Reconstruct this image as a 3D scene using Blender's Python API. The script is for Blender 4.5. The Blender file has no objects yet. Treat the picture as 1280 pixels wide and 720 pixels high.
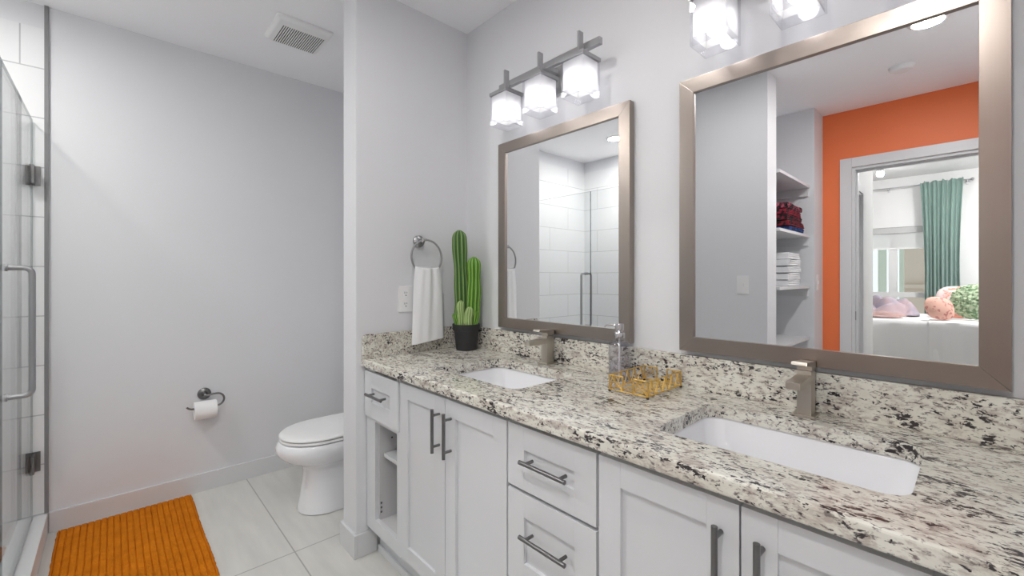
import bpy, bmesh, math, random
from math import pi, sin, cos, radians, sqrt
from mathutils import Vector, Matrix

random.seed(7)
C = bpy.context.scene.collection
S = bpy.context.scene

# ------------------------------------------------------------------ camera, world, exposure
F_PX, U0, V0 = 538.0, 640.0, 347.0
YAW = math.atan2(640 - 141, F_PX)
cam_d = bpy.data.cameras.new('camera')
cam_d.sensor_width = 36.0
cam_d.lens = F_PX / 1280 * 36.0
cam_d.shift_y = -(360 - V0) / 1280
cam_d.clip_start = 0.02
cam = bpy.data.objects.new('camera', cam_d)
C.objects.link(cam)
cam.location = (0, 0, 1.27)
cam.rotation_euler = (pi / 2, 0, -YAW)
S.camera = cam

w = bpy.data.worlds.new('world')
S.world = w
w.use_nodes = True
w.node_tree.nodes['Background'].inputs[0].default_value = (0.93, 0.97, 1.0, 1)
w.node_tree.nodes['Background'].inputs[1].default_value = 0.5

S.view_settings.view_transform = 'Standard'
S.view_settings.look = 'None'
S.view_settings.gamma = 1
S.view_settings.use_curve_mapping = False
S.view_settings.exposure = 1.35
S.cycles.max_bounces = 14
S.cycles.diffuse_bounces = 8
S.cycles.glossy_bounces = 6
S.cycles.transmission_bounces = 8
S.cycles.transparent_max_bounces = 24
S.cycles.caustics_reflective = False
S.cycles.caustics_refractive = False
S.cycles.sample_clamp_indirect = 6

P_BULB = 6.2       # emission strength of the vanity bulbs
P_DOWN = 166.0       # recessed downlights
P_BED = 76.0        # bedroom track lamp and the added, unseen ceiling fill lamp

# ------------------------------------------------------------------ materials
def lin(r, g, b):
    def c(v):
        v /= 255.0
        return v / 12.92 if v <= 0.04045 else ((v + 0.055) / 1.055) ** 2.4
    return (c(r), c(g), c(b), 1)

def mat(name, col, rough=0.5, metal=0.0, bump=None, var=0.0, vscale=6.0, vstretch=(1, 1, 1), spec=0.5, rvar=0.0, aniso=None, coat=0.0, sheen=0.0):
    m = bpy.data.materials.new(name)
    m.use_nodes = True
    nt = m.node_tree
    p = nt.nodes['Principled BSDF']
    p.inputs['Base Color'].default_value = col
    p.inputs['Roughness'].default_value = rough
    p.inputs['Metallic'].default_value = metal
    p.inputs['Specular IOR Level'].default_value = spec
    p.inputs['Coat Weight'].default_value = coat
    p.inputs['Sheen Weight'].default_value = sheen
    tc = nt.nodes.new('ShaderNodeTexCoord')
    mp = nt.nodes.new('ShaderNodeMapping')
    mp.inputs['Scale'].default_value = vstretch
    nt.links.new(tc.outputs['Object'], mp.inputs[0])
    n = nt.nodes.new('ShaderNodeTexNoise')
    n.inputs['Scale'].default_value = vscale
    n.inputs['Detail'].default_value = 4
    nt.links.new(mp.outputs[0], n.inputs['Vector'])
    if var > 0:
        mx = nt.nodes.new('ShaderNodeMix')
        mx.data_type = 'RGBA'
        mx.inputs[6].default_value = tuple(c * (1 - var) for c in col[:3]) + (1,)
        mx.inputs[7].default_value = tuple(min(1, c * (1 + var)) for c in col[:3]) + (1,)
        nt.links.new(n.outputs[0], mx.inputs[0])
        nt.links.new(mx.outputs[2], p.inputs['Base Color'])
    if rvar > 0:
        mr = nt.nodes.new('ShaderNodeMapRange')
        mr.inputs[3].default_value = max(0, rough - rvar)
        mr.inputs[4].default_value = rough + rvar
        nt.links.new(n.outputs[0], mr.inputs[0])
        nt.links.new(mr.outputs[0], p.inputs['Roughness'])
    if bump:
        b = nt.nodes.new('ShaderNodeBump')
        b.inputs['Strength'].default_value = bump[0]
        b.inputs['Distance'].default_value = bump[2] if len(bump) > 2 else 0.002
        n2 = nt.nodes.new('ShaderNodeTexNoise')
        n2.inputs['Scale'].default_value = bump[1]
        n2.inputs['Detail'].default_value = 3
        nt.links.new(mp.outputs[0], n2.inputs['Vector'])
        nt.links.new(n2.outputs[0], b.inputs['Height'])
        nt.links.new(b.outputs[0], p.inputs['Normal'])
    return m

def emit(name, col, st):
    m = bpy.data.materials.new(name)
    m.use_nodes = True
    p = m.node_tree.nodes['Principled BSDF']
    p.inputs['Base Color'].default_value = (0.8, 0.8, 0.8, 1)
    p.inputs['Emission Color'].default_value = col
    p.inputs['Emission Strength'].default_value = st
    return m

def thin_glass(name, tint, refl=0.08, rough=0.0, facing=True):
    """glass that lets light through: transparent shader with a fresnel gloss"""
    m = bpy.data.materials.new(name)
    m.use_nodes = True
    nt = m.node_tree
    nt.nodes.clear()
    out = nt.nodes.new('ShaderNodeOutputMaterial')
    tr = nt.nodes.new('ShaderNodeBsdfTransparent')
    tr.inputs[0].default_value = tint
    gl = nt.nodes.new('ShaderNodeBsdfGlossy')
    gl.inputs['Roughness'].default_value = rough
    ge = nt.nodes.new('ShaderNodeNewGeometry')
    dt = nt.nodes.new('ShaderNodeVectorMath')
    dt.operation = 'DOT_PRODUCT'
    nt.links.new(ge.outputs['Incoming'], dt.inputs[0])
    nt.links.new(ge.outputs['Normal'], dt.inputs[1])
    def op(kind, a, b=None):
        n = nt.nodes.new('ShaderNodeMath')
        n.operation = kind
        n.use_clamp = kind in ('MULTIPLY_ADD', 'SUBTRACT')
        for i, v in enumerate((a, b)):
            if v is None:
                continue
            if isinstance(v, (int, float)):
                n.inputs[i].default_value = v
            else:
                nt.links.new(v, n.inputs[i])
        return n
    f5 = op('POWER', op('SUBTRACT', 1.0, op('ABSOLUTE', dt.outputs['Value']).outputs[0]).outputs[0], 5.0)
    ma = op('MULTIPLY_ADD', f5.outputs[0], 0.9 * refl)
    ma.inputs[2].default_value = 0.04 * refl
    mx = nt.nodes.new('ShaderNodeMixShader')
    nt.links.new(ma.outputs[0], mx.inputs[0])
    nt.links.new(tr.outputs[0], mx.inputs[1])
    nt.links.new(gl.outputs[0], mx.inputs[2])
    nt.links.new(mx.outputs[0], out.inputs[0])
    return m

def frosted(name, col, transp=0.45):
    m = bpy.data.materials.new(name)
    m.use_nodes = True
    nt = m.node_tree
    nt.nodes.clear()
    out = nt.nodes.new('ShaderNodeOutputMaterial')
    tr = nt.nodes.new('ShaderNodeBsdfTransparent')
    tl = nt.nodes.new('ShaderNodeBsdfTranslucent')
    tl.inputs[0].default_value = col
    df = nt.nodes.new('ShaderNodeBsdfDiffuse')
    df.inputs[0].default_value = col
    a = nt.nodes.new('ShaderNodeMixShader')
    a.inputs[0].default_value = 0.35
    nt.links.new(tl.outputs[0], a.inputs[1])
    nt.links.new(df.outputs[0], a.inputs[2])
    b = nt.nodes.new('ShaderNodeMixShader')
    b.inputs[0].default_value = transp
    nt.links.new(a.outputs[0], b.inputs[1])
    nt.links.new(tr.outputs[0], b.inputs[2])
    nt.links.new(b.outputs[0], out.inputs[0])
    return m

def tile_mat(name, axes, bw, bh, ox, oy, col, mortar, msize, rough, offset=0.5, var=0.03, streak=None):
    """axes picks which object coordinates run along and across the tiles"""
    m = bpy.data.materials.new(name)
    m.use_nodes = True
    nt = m.node_tree
    p = nt.nodes['Principled BSDF']
    p.inputs['Roughness'].default_value = rough
    tc = nt.nodes.new('ShaderNodeTexCoord')
    sp = nt.nodes.new('ShaderNodeSeparateXYZ')
    nt.links.new(tc.outputs['Object'], sp.inputs[0])
    cb = nt.nodes.new('ShaderNodeCombineXYZ')
    for k, (ax, o) in enumerate(zip(axes, (ox, oy))):
        a = nt.nodes.new('ShaderNodeMath')
        a.operation = 'ADD'
        a.inputs[1].default_value = -o + 50 * (bw if k == 0 else 2 * bh)
        nt.links.new(sp.outputs['XYZ'.index(ax)], a.inputs[0])
        nt.links.new(a.outputs[0], cb.inputs[k])
    br = nt.nodes.new('ShaderNodeTexBrick')
    br.offset = offset
    br.inputs['Scale'].default_value = 1.0
    br.inputs['Brick Width'].default_value = bw
    br.inputs['Row Height'].default_value = bh
    br.inputs['Mortar Size'].default_value = msize
    br.inputs['Mortar Smooth'].default_value = 0.1
    br.inputs['Color1'].default_value = col
    br.inputs['Color2'].default_value = tuple(c * (1 - var) for c in col[:3]) + (1,)
    br.inputs['Mortar'].default_value = mortar
    nt.links.new(cb.outputs[0], br.inputs['Vector'])
    last = br.outputs['Color']
    if streak:
        mp = nt.nodes.new('ShaderNodeMapping')
        mp.inputs['Scale'].default_value = streak
        nt.links.new(tc.outputs['Object'], mp.inputs[0])
        n = nt.nodes.new('ShaderNodeTexNoise')
        n.inputs['Scale'].default_value = 3.0
        n.inputs['Detail'].default_value = 5
        nt.links.new(mp.outputs[0], n.inputs['Vector'])
        rr = nt.nodes.new('ShaderNodeMapRange')
        rr.inputs[1].default_value = 0.3
        rr.inputs[2].default_value = 0.7
        rr.inputs[3].default_value = 0.92
        rr.inputs[4].default_value = 1.04
        nt.links.new(n.outputs[0], rr.inputs[0])
        mu = nt.nodes.new('ShaderNodeMix')
        mu.data_type = 'RGBA'
        mu.blend_type = 'MULTIPLY'
        mu.inputs[0].default_value = 1
        nt.links.new(last, mu.inputs[6])
        nt.links.new(rr.outputs[0], mu.inputs[7])
        last = mu.outputs[2]
    nt.links.new(last, p.inputs['Base Color'])
    b = nt.nodes.new('ShaderNodeBump')
    b.inputs['Strength'].default_value = 0.35
    b.inputs['Distance'].default_value = 0.001
    b.invert = True
    nt.links.new(br.outputs['Fac'], b.inputs['Height'])
    nt.links.new(b.outputs[0], p.inputs['Normal'])
    return m

def granite():
    m = bpy.data.materials.new('granite')
    m.use_nodes = True
    nt = m.node_tree
    p = nt.nodes['Principled BSDF']
    p.inputs['Roughness'].default_value = 0.16
    p.inputs['Specular IOR Level'].default_value = 0.45
    tc = nt.nodes.new('ShaderNodeTexCoord')
    mp = nt.nodes.new('ShaderNodeMapping')
    mp.inputs['Scale'].default_value = (1.0, 0.5, 1.0)
    mp.inputs['Rotation'].default_value = (0.05, 0.0, 0.16)
    nt.links.new(tc.outputs['Object'], mp.inputs[0])
    def noise(s, d, dist=0.0, seed=0.0, rough=0.55):
        ad = nt.nodes.new('ShaderNodeVectorMath')
        ad.inputs[1].default_value = (seed, seed * 1.7, seed * 0.6)
        nt.links.new(mp.outputs[0], ad.inputs[0])
        n = nt.nodes.new('ShaderNodeTexNoise')
        n.inputs['Scale'].default_value = s
        n.inputs['Detail'].default_value = d
        n.inputs['Roughness'].default_value = rough
        n.inputs['Distortion'].default_value = dist
        nt.links.new(ad.outputs[0], n.inputs['Vector'])
        return n.outputs[0]
    def ramp(src, a, b):
        r = nt.nodes.new('ShaderNodeMapRange')
        r.inputs[1].default_value = a
        r.inputs[2].default_value = b
        nt.links.new(src, r.inputs[0])
        return r.outputs[0]
    def mix(fac, c1, c2):
        x = nt.nodes.new('ShaderNodeMix')
        x.data_type = 'RGBA'
        nt.links.new(fac, x.inputs[0])
        for i, c in ((6, c1), (7, c2)):
            if isinstance(c, tuple):
                x.inputs[i].default_value = c
            else:
                nt.links.new(c, x.inputs[i])
        return x.outputs[2]
    base = mix(ramp(noise(16, 4, 0.4, 1), 0.35, 0.65), lin(212, 209, 197), lin(228, 227, 218))
    taupe = mix(ramp(noise(48, 5, 0.4, 5, 0.65), 0.49, 0.64), base, lin(180, 170, 161))
    grey = mix(ramp(noise(120, 4, 0.4, 9, 0.65), 0.535, 0.64), taupe, lin(130, 121, 117))
    # dark flecks gather in drifts
    a = nt.nodes.new('ShaderNodeMath'); a.operation = 'MULTIPLY_ADD'
    nt.links.new(noise(18, 3, 0.4, 13), a.inputs[0]); a.inputs[1].default_value = 0.6
    nt.links.new(noise(115, 4, 0.5, 17, 0.65), a.inputs[2])
    dark = mix(ramp(a.outputs[0], 0.872, 0.915), grey, lin(58, 52, 53))
    nt.links.new(dark, p.inputs['Base Color'])
    return m

M = {}
M['wall'] = mat('wall_paint', lin(222, 223, 226), 0.55, bump=(0.06, 220, 0.001))
M['wall_white'] = mat('white_wall_paint', lin(226, 226, 226), 0.6)
M['ceiling'] = mat('ceiling_paint', lin(246, 246, 248), 0.7, bump=(0.08, 160, 0.001))
M['orange'] = mat('orange_paint', lin(238, 124, 72), 0.5, bump=(0.05, 200, 0.001))
M['trim'] = mat('trim_paint', lin(214, 215, 217), 0.35)
M['cab'] = mat('cabinet_paint', lin(214, 216, 219), 0.35, var=0.01)
M['cab_in'] = mat('cabinet_interior', lin(205, 205, 206), 0.5)
M['dark'] = mat('dark_gap', lin(25, 25, 26), 0.7)
M['granite'] = granite()
M['porcelain'] = mat('porcelain', lin(236, 237, 240), 0.08, coat=0.3)
M['nickel'] = mat('brushed_nickel', lin(198, 192, 182), 0.34, 1.0, var=0.04, vscale=40, vstretch=(1, 1, 0.05))
M['steel'] = mat('brushed_steel', lin(172, 172, 174), 0.33, 1.0, var=0.05, vscale=30)
M['pull'] = mat('pull_metal', lin(128, 127, 127), 0.32, 1.0, var=0.05, vscale=60)
M['frame_h'] = mat('mirror_frame_brushed_lengthwise', lin(158, 148, 141), 0.30, 1.0, var=0.025, vscale=400, vstretch=(1, 0.01, 1), rvar=0.03)
M['frame_v'] = mat('mirror_frame_brushed_upright', lin(158, 148, 141), 0.30, 1.0, var=0.025, vscale=400, vstretch=(1, 1, 0.01), rvar=0.03)
M['mirror'] = mat('mirror_silver', (0.90, 0.91, 0.92, 1), 0.0, 1.0)
M['glass'] = thin_glass('shower_glass', (0.96, 0.968, 0.966, 1), 0.8)
M['glass_edge'] = thin_glass('shower_glass_edge', (0.62, 0.66, 0.66, 1), 1.0)
M['clear'] = thin_glass('clear_glass', (0.93, 0.93, 0.95, 1), 1.6)
M['frost'] = frosted('frosted_glass', (0.90, 0.90, 0.90, 1), 0.22)
M['bulb'] = emit('bulb_glow', (1, 0.985, 0.965, 1), P_BULB)
M['down'] = emit('downlight_glow', (1, 0.98, 0.95, 1), P_DOWN)
M['down_fill'] = emit('added_fill_downlight_glow', (1, 0.98, 0.95, 1), P_DOWN * 0.45)  # glow of the added fill downlight only
M['bedlamp'] = emit('bedroom_lamp_glow', (1, 0.98, 0.96, 1), P_BED)
M['plastic'] = mat('white_plastic', lin(236, 236, 236), 0.35)
M['paper'] = mat('tissue_paper', lin(242, 242, 242), 0.9, bump=(0.3, 300, 0.001))
M['towel'] = mat('white_terry', lin(240, 241, 243), 0.95, bump=(0.6, 420, 0.002), sheen=0.2)
M['gold'] = mat('gold_wire', lin(226, 188, 104), 0.3, 1.0)
M['pot'] = mat('black_pot', lin(42, 42, 44), 0.6)
M['gravel'] = mat('pale_gravel', lin(196, 184, 150), 0.9, var=0.3, vscale=120, bump=(0.8, 180, 0.004))
M['tile_back'] = tile_mat('shower_tile_back', 'XZ', 0.61, 0.2435, -0.328, 0.107, lin(234, 235, 236), lin(190, 191, 193), 0.0028, 0.12)
M['tile_side'] = tile_mat('shower_tile_side', 'YZ', 0.61, 0.2435, 0.2, 0.107, lin(234, 235, 236), lin(190, 191, 193), 0.0028, 0.12)
M['floor'] = tile_mat('floor_tile', 'XY', 0.61, 1.2, 0.618, 2.145, lin(214, 213, 208), lin(168, 167, 163), 0.003, 0.4, offset=0.0, var=0.02, streak=(6, 1, 1))
M['carpet'] = mat('bedroom_carpet', lin(150, 146, 140), 0.95, bump=(0.6, 300, 0.004))
M['curtain'] = mat('teal_velvet', lin(130, 156, 148), 0.8, var=0.06, vscale=8, sheen=0.4)
M['bedspread'] = mat('white_bedspread', lin(236, 236, 236), 0.9, bump=(0.25, 60, 0.003))
M['shade_fabric'] = frosted('roller_shade_fabric', (0.9, 0.9, 0.9, 1), 0.15)
M['pane'] = thin_glass('window_pane', (0.95, 0.97, 0.96, 1), 0.5)

def mat_mix(name, c1, c2, scale, lo, hi, rough=0.85, bump=None, kind='noise', stretch=(1, 1, 1)):
    m = bpy.data.materials.new(name)
    m.use_nodes = True
    nt = m.node_tree
    p = nt.nodes['Principled BSDF']
    p.inputs['Roughness'].default_value = rough
    tc = nt.nodes.new('ShaderNodeTexCoord')
    mp = nt.nodes.new('ShaderNodeMapping')
    mp.inputs['Scale'].default_value = stretch
    nt.links.new(tc.outputs['Object'], mp.inputs[0])
    if kind == 'noise':
        n = nt.nodes.new('ShaderNodeTexNoise')
        n.inputs['Scale'].default_value = scale
        n.inputs['Detail'].default_value = 3
        src = n.outputs[0]
    else:
        n = nt.nodes.new('ShaderNodeTexVoronoi')
        n.inputs['Scale'].default_value = scale
        src = n.outputs['Distance']
    nt.links.new(mp.outputs[0], n.inputs['Vector'])
    r = nt.nodes.new('ShaderNodeMapRange')
    r.inputs[1].default_value = lo
    r.inputs[2].default_value = hi
    nt.links.new(src, r.inputs[0])
    x = nt.nodes.new('ShaderNodeMix')
    x.data_type = 'RGBA'
    x.inputs[6].default_value = c1
    x.inputs[7].default_value = c2
    nt.links.new(r.outputs[0], x.inputs[0])
    nt.links.new(x.outputs[2], p.inputs['Base Color'])
    if bump:
        b = nt.nodes.new('ShaderNodeBump')
        b.inputs['Strength'].default_value = bump[0]
        b.inputs['Distance'].default_value = bump[1]
        nt.links.new(src, b.inputs['Height'])
        nt.links.new(b.outputs[0], p.inputs['Normal'])
    return m

# ------------------------------------------------------------------ mesh helpers
class MB:
    def __init__(self):
        self.bm = bmesh.new()
    def box(self, x0, x1, y0, y1, z0, z1, bev=0.0, seg=2, mi=0):
        b = bmesh.new()
        bmesh.ops.create_cube(b, size=1)
        for v in b.verts:
            v.co = ((x0 + x1) / 2 + v.co.x * (x1 - x0), (y0 + y1) / 2 + v.co.y * (y1 - y0), (z0 + z1) / 2 + v.co.z * (z1 - z0))
        if bev > 0:
            bmesh.ops.bevel(b, geom=b.edges[:], offset=bev, segments=seg, profile=0.7, affect='EDGES', clamp_overlap=True)
        for f in b.faces:
            f.material_index = mi
        self.join(b)
        return self
    def join(self, b, mtx=None):
        mp = {}
        for v in b.verts:
            mp[v] = self.bm.verts.new(mtx @ v.co if mtx else v.co)
        for f in b.faces:
            try:
                nf = self.bm.faces.new([mp[v] for v in f.verts])
                nf.material_index = f.material_index
            except ValueError:
                pass
        b.free()
    def loft(self, rings, cap=True, closed=True, mi=0):
        vs = [[self.bm.verts.new(p) for p in r] for r in rings]
        n = len(vs[0])
        for a, b in zip(vs[:-1], vs[1:]):
            for i in range(n if closed else n - 1):
                j = (i + 1) % n
                f = self.bm.faces.new((a[i], a[j], b[j], b[i]))
                f.material_index = mi
        if cap:
            for r, rev in ((vs[0], True), (vs[-1], False)):
                f = self.bm.faces.new(list(reversed(r)) if rev else r)
                f.material_index = mi
        return self
    def lathe(self, prof, o=(0, 0, 0), axis=(0, 0, 1), seg=32, cap=True, mi=0):
        """prof: list of (radius, height along the axis)"""
        q = Vector((0, 0, 1)).rotation_difference(Vector(axis).normalized())
        o = Vector(o)
        rings = []
        for r, h in prof:
            rings.append([o + q @ Vector((max(r, 1e-5) * cos(2 * pi * k / seg), max(r, 1e-5) * sin(2 * pi * k / seg), h)) for k in range(seg)])
        return self.loft(rings, cap, True, mi)
    def cyl(self, p0, p1, r, seg=16, r1=None, mi=0):
        p0, p1 = Vector(p0), Vector(p1)
        L = (p1 - p0).length
        return self.lathe([(r, 0), (r1 if r1 is not None else r, L)], p0, p1 - p0, seg, True, mi)
    def tube(self, pts, r, seg=10, closed=False, mi=0):
        pts = [Vector(p) for p in pts]
        n = len(pts)
        rings = []
        up = None
        for i, p in enumerate(pts):
            if closed:
                t = pts[(i + 1) % n] - pts[i - 1]
            else:
                t = pts[min(i + 1, n - 1)] - pts[max(i - 1, 0)]
            t.normalize()
            if up is None:
                up = t.orthogonal().normalized()
            up = (up - t * up.dot(t)).normalized()
            s = t.cross(up)
            rr = r[i] if isinstance(r, (list, tuple)) else r
            rings.append([p + (up * cos(2 * pi * k / seg) + s * sin(2 * pi * k / seg)) * rr for k in range(seg)])
        if closed:
            rings.append(rings[0])
            # rebuild without doubled verts
            vs = [[self.bm.verts.new(p) for p in rg] for rg in rings[:-1]]
            for a in range(n):
                b = (a + 1) % n
                for i in range(seg):
                    j = (i + 1) % seg
                    self.bm.faces.new((vs[a][i], vs[a][j], vs[b][j], vs[b][i])).material_index = mi
            return self
        return self.loft(rings, True, True, mi)
    def prism(self, poly, d0, d1, axis='y', bev=0.0, mi=0):
        """poly in the two other axes, extruded along axis"""
        b = bmesh.new()
        def P(a, c, d):
            return {'y': (a, d, c), 'x': (d, a, c), 'z': (a, c, d)}[axis]
        r0 = [b.verts.new(P(a, c, d0)) for a, c in poly]
        r1 = [b.verts.new(P(a, c, d1)) for a, c in poly]
        n = len(poly)
        b.faces.new(r0)
        b.faces.new(list(reversed(r1)))
        for i in range(n):
            j = (i + 1) % n
            b.faces.new((r0[i], r1[i], r1[j], r0[j]))
        bmesh.ops.recalc_face_normals(b, faces=b.faces[:])
        if bev:
            bmesh.ops.bevel(b, geom=b.edges[:], offset=bev, segments=2, profile=0.7, affect='EDGES', clamp_overlap=True)
        for f in b.faces:
            f.material_index = mi
        self.join(b)
        return self
    def grid(self, fn, nu, nv, mi=0):
        vs = [[self.bm.verts.new(fn(i / nu, j / nv)) for j in range(nv + 1)] for i in range(nu + 1)]
        for i in range(nu):
            for j in range(nv):
                self.bm.faces.new((vs[i][j], vs[i + 1][j], vs[i + 1][j + 1], vs[i][j + 1])).material_index = mi
        return self
    def build(self, name, m, parent=None, smooth=35, recalc=True):
        if recalc:
            bmesh.ops.recalc_face_normals(self.bm, faces=self.bm.faces[:])
        if parent is not None:
            o0 = parent['_o']
        else:
            xs = [v.co for v in self.bm.verts]
            lo = [min(c[k] for c in xs) for k in range(3)]
            hi = [max(c[k] for c in xs) for k in range(3)]
            o0 = ((lo[0] + hi[0]) / 2, (lo[1] + hi[1]) / 2, lo[2])
        off = Vector(o0)
        for v in self.bm.verts:
            v.co -= off
        me = bpy.data.meshes.new(name)
        self.bm.to_mesh(me)
        self.bm.free()
        for mm in (m if isinstance(m, (list, tuple)) else [m]):
            me.materials.append(M[mm] if isinstance(mm, str) else mm)
        if smooth:
            me.shade_smooth()
            me.set_sharp_from_angle(angle=radians(smooth))
        ob = bpy.data.objects.new(name, me)
        C.objects.link(ob)
        if parent is not None:
            ob.parent = parent
        else:
            ob.location = off
        if smooth and smooth < 90:
            wn = ob.modifiers.new('face_weighted', 'WEIGHTED_NORMAL')
            wn.keep_sharp = True
        ORIG.append(ob)
        ob['_o'] = tuple(o0)
        return ob

ORIG = []

def fix_origin_world(ob):
    """structure uses world coordinates for its tile pattern: origin back at the world origin"""
    off = ob.location.copy()
    for v in ob.data.vertices:
        v.co += off
    ob.location = (0, 0, 0)
    return ob

def struct(name, mb, m, smooth=0):
    o = fix_origin_world(mb.build(name, m, None, smooth))
    o['kind'] = 'structure'
    o['_o'] = (0, 0, 0)
    return o

def tag(o, label, cat, group=None, kind=None):
    o['label'] = label
    o['category'] = cat
    if group:
        o['group'] = group
    if kind:
        o['kind'] = kind
    return o

def thing(name, loc, label, cat, group=None):
    o = bpy.data.objects.new(name, None)
    o.empty_display_size = 0.05
    C.objects.link(o)
    o.location = loc
    o['_o'] = tuple(loc)
    ORIG.append(o)
    return tag(o, label, cat, group)

def dup(root, loc, label, group=None):
    r = root.copy()
    C.objects.link(r)
    r.location = loc
    r['label'] = label
    if group:
        r['group'] = group
    for ch in list(root.children):
        c = ch.copy()
        C.objects.link(c)
        c.parent = r
        for g in list(ch.children):
            d = g.copy()
            C.objects.link(d)
            d.parent = c
    return r

# ------------------------------------------------------------------ dimensions
XM = 1.435          # mirror wall
YB = 3.138          # back wall
YW = 1.913          # vanity side of the partition
YW2 = 2.058
XWE = 0.81          # free end of the partition
YR = -0.345         # wall at the right end of the vanity
ZC = 2.615
XG = -0.29          # shower glass
XSH = -1.25         # far wall of the shower
XO = -1.52          # orange wall
YS0, YS1 = 0.92, 1.50
ZT = 2.495          # top of the shower tiles
BXW = -6.2          # bedroom window wall
BZ = 2.83           # bedroom ceiling
TH = 0.12

# ------------------------------------------------------------------ setting: bathroom shell
struct('floor', MB().box(XO - TH, XM + TH, YR - TH, YB + TH, -0.1, 0), 'floor')
struct('ceiling', MB().box(XO - TH, XM + TH, YR - TH, YB + TH, ZC, ZC + 0.06), 'ceiling')
struct('wall_back', MB().box(XSH - TH, XM + TH, YB, YB + TH, 0, ZC), 'wall')
struct('wall_mirror', MB().box(XM, XM + TH, YR - TH, YB, 0, ZC), 'wall')
struct('wall_right', MB().box(XO, XM, YR - TH, YR, 0, ZC), 'wall')
struct('wall_partition', MB().box(XWE, XM, YW, YW2, 0, ZC), 'wall')
mb = MB()
mb.box(XG - 0.18, XG, YS0, YS1, 0, ZC)
mb.box(XSH - 0.02, XG - 0.18, YS1 - TH, YS1, 0, ZC)
struct('wall_closet', mb, 'wall')
struct('wall_shower', MB().box(XSH - TH, XSH, YS1, YB, 0, ZC), 'wall')
mb = MB()
mb.box(XO, XSH + 0.005, 0.87, YS1, 0, ZC)
struct('wall_corner', mb, 'wall')
# orange wall with the door opening
DY0, DY1, DZ = -0.135, 0.676, 2.15
mb = MB()
mb.box(XO - TH, XO, DY1, YS1, 0, ZC)
mb.box(XO - TH, XO, YR - TH, DY0, 0, ZC)
mb.box(XO - TH, XO, DY0, DY1, DZ, ZC)
struct('wall_orange', mb, 'orange')
# door casing and jamb
mb = MB()
cw = 0.076
for xa, xb in ((XO, XO + 0.018), (XO - TH - 0.018, XO - TH)):
    mb.box(xa, xb, DY1, DY1 + cw, 0, DZ + cw, 0.003)
    mb.box(xa, xb, DY0 - cw, DY0, 0, DZ + cw, 0.003)
    mb.box(xa, xb, DY0, DY1, DZ, DZ + cw, 0.003)
mb.box(XO - TH, XO, DY1 - 0.02, DY1, 0, DZ)
mb.box(XO - TH, XO, DY0, DY0 + 0.02, 0, DZ)
mb.box(XO - TH, XO, DY0 + 0.02, DY1 - 0.02, DZ - 0.02, DZ)
mb.box(XO - 0.075, XO - 0.04, DY1 - 0.032, DY1 - 0.02, 0, DZ - 0.02)
mb.box(XO - 0.075, XO - 0.04, DY0 + 0.02, DY1 - 0.032, DZ - 0.032, DZ - 0.02)
d1 = struct('door_1', mb, 'trim')
MB().box(XO - 0.03, XO - 0.002, DY1 - 0.0225, DY1 - 0.0195, 0.93, 1.0, 0.001).build('strike_plate', 'pull', d1)

def baseboard(name, runs):
    mb = MB()
    for (x0, x1, y0, y1) in runs:
        mb.box(x0, x1, y0, y1, 0, 0.105, 0.003)
    return struct(name, mb, 'trim')
bt = 0.014
baseboard('baseboard_back', [(-0.232, XM, YB - bt, YB)])
baseboard('baseboard_partition', [(XWE - bt, XWE, YW - bt, YW2 + bt), (XWE, 0.905, YW - bt, YW), (XWE, XM, YW2, YW2 + bt)])
baseboard('baseboard_mirror', [(XM - bt, XM, YW2 + bt, YB - bt)])
baseboard('baseboard_closet', [(XG, XG + bt, YS0 - bt, YS1), (XG - 0.18, XG, YS0 - bt, YS0)])

# shower: tiles, curb, pan
mb = MB().box(XSH, -0.248, YB - 0.01, YB, 0.0, ZT)
struct('wall_shower_tiled_back', mb, 'tile_back')
struct('wall_shower_tiled_side', MB().box(XSH, XSH + 0.01, YS1, YB - 0.01, 0, ZT), 'tile_side')
struct('wall_shower_tiled_near', MB().box(XSH + 0.01, XG - 0.03, YS1, YS1 + 0.01, 0, ZT), 'tile_back')
struct('trim_tile_edge', MB().box(-0.248, -0.2335, YB - 0.0115, YB, 0.105, ZC), mat('tile_edge_trim', lin(132, 132, 134), 0.5))
struct('trim_shower_curb', MB().box(-0.345, -0.236, YS1, YB - 0.01, 0, 0.103, 0.006), mat('curb_white', lin(226, 227, 228), 0.3))
struct('trim_shower_pan', MB().box(XSH + 0.01, -0.345, YS1 + 0.01, YB - 0.01, 0, 0.03), mat('pan_white', lin(215, 216, 217), 0.3))

# bedroom shell
BY0, BY1 = -0.95, 2.3
struct('floor_bedroom', MB().box(BXW - TH, XO - TH, BY0 - TH, BY1 + TH, -0.1, 0), 'carpet')
struct('ceiling_bedroom', MB().box(BXW - TH, XO - TH, BY0 - TH, BY1 + TH, BZ, BZ + 0.06), 'wall_white')
struct('wall_bedroom_head', MB().box(BXW, XO - TH, BY0 - TH, BY0, 0, BZ), 'wall_white')
struct('wall_bedroom_foot', MB().box(BXW, XO - TH, BY1, BY1 + TH, 0, BZ), 'wall_white')
mb = MB()   # bedroom face of the bathroom wall (above and beside the opening)
mb.box(XO - TH - 0.012, XO - TH, BY0, DY0 - cw - 0.001, 0, BZ)
mb.box(XO - TH - 0.012, XO - TH, DY0 - cw - 0.001, BY1, DZ + cw + 0.001, BZ)
struct('wall_bedroom_near', mb, 'wall_white')
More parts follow.
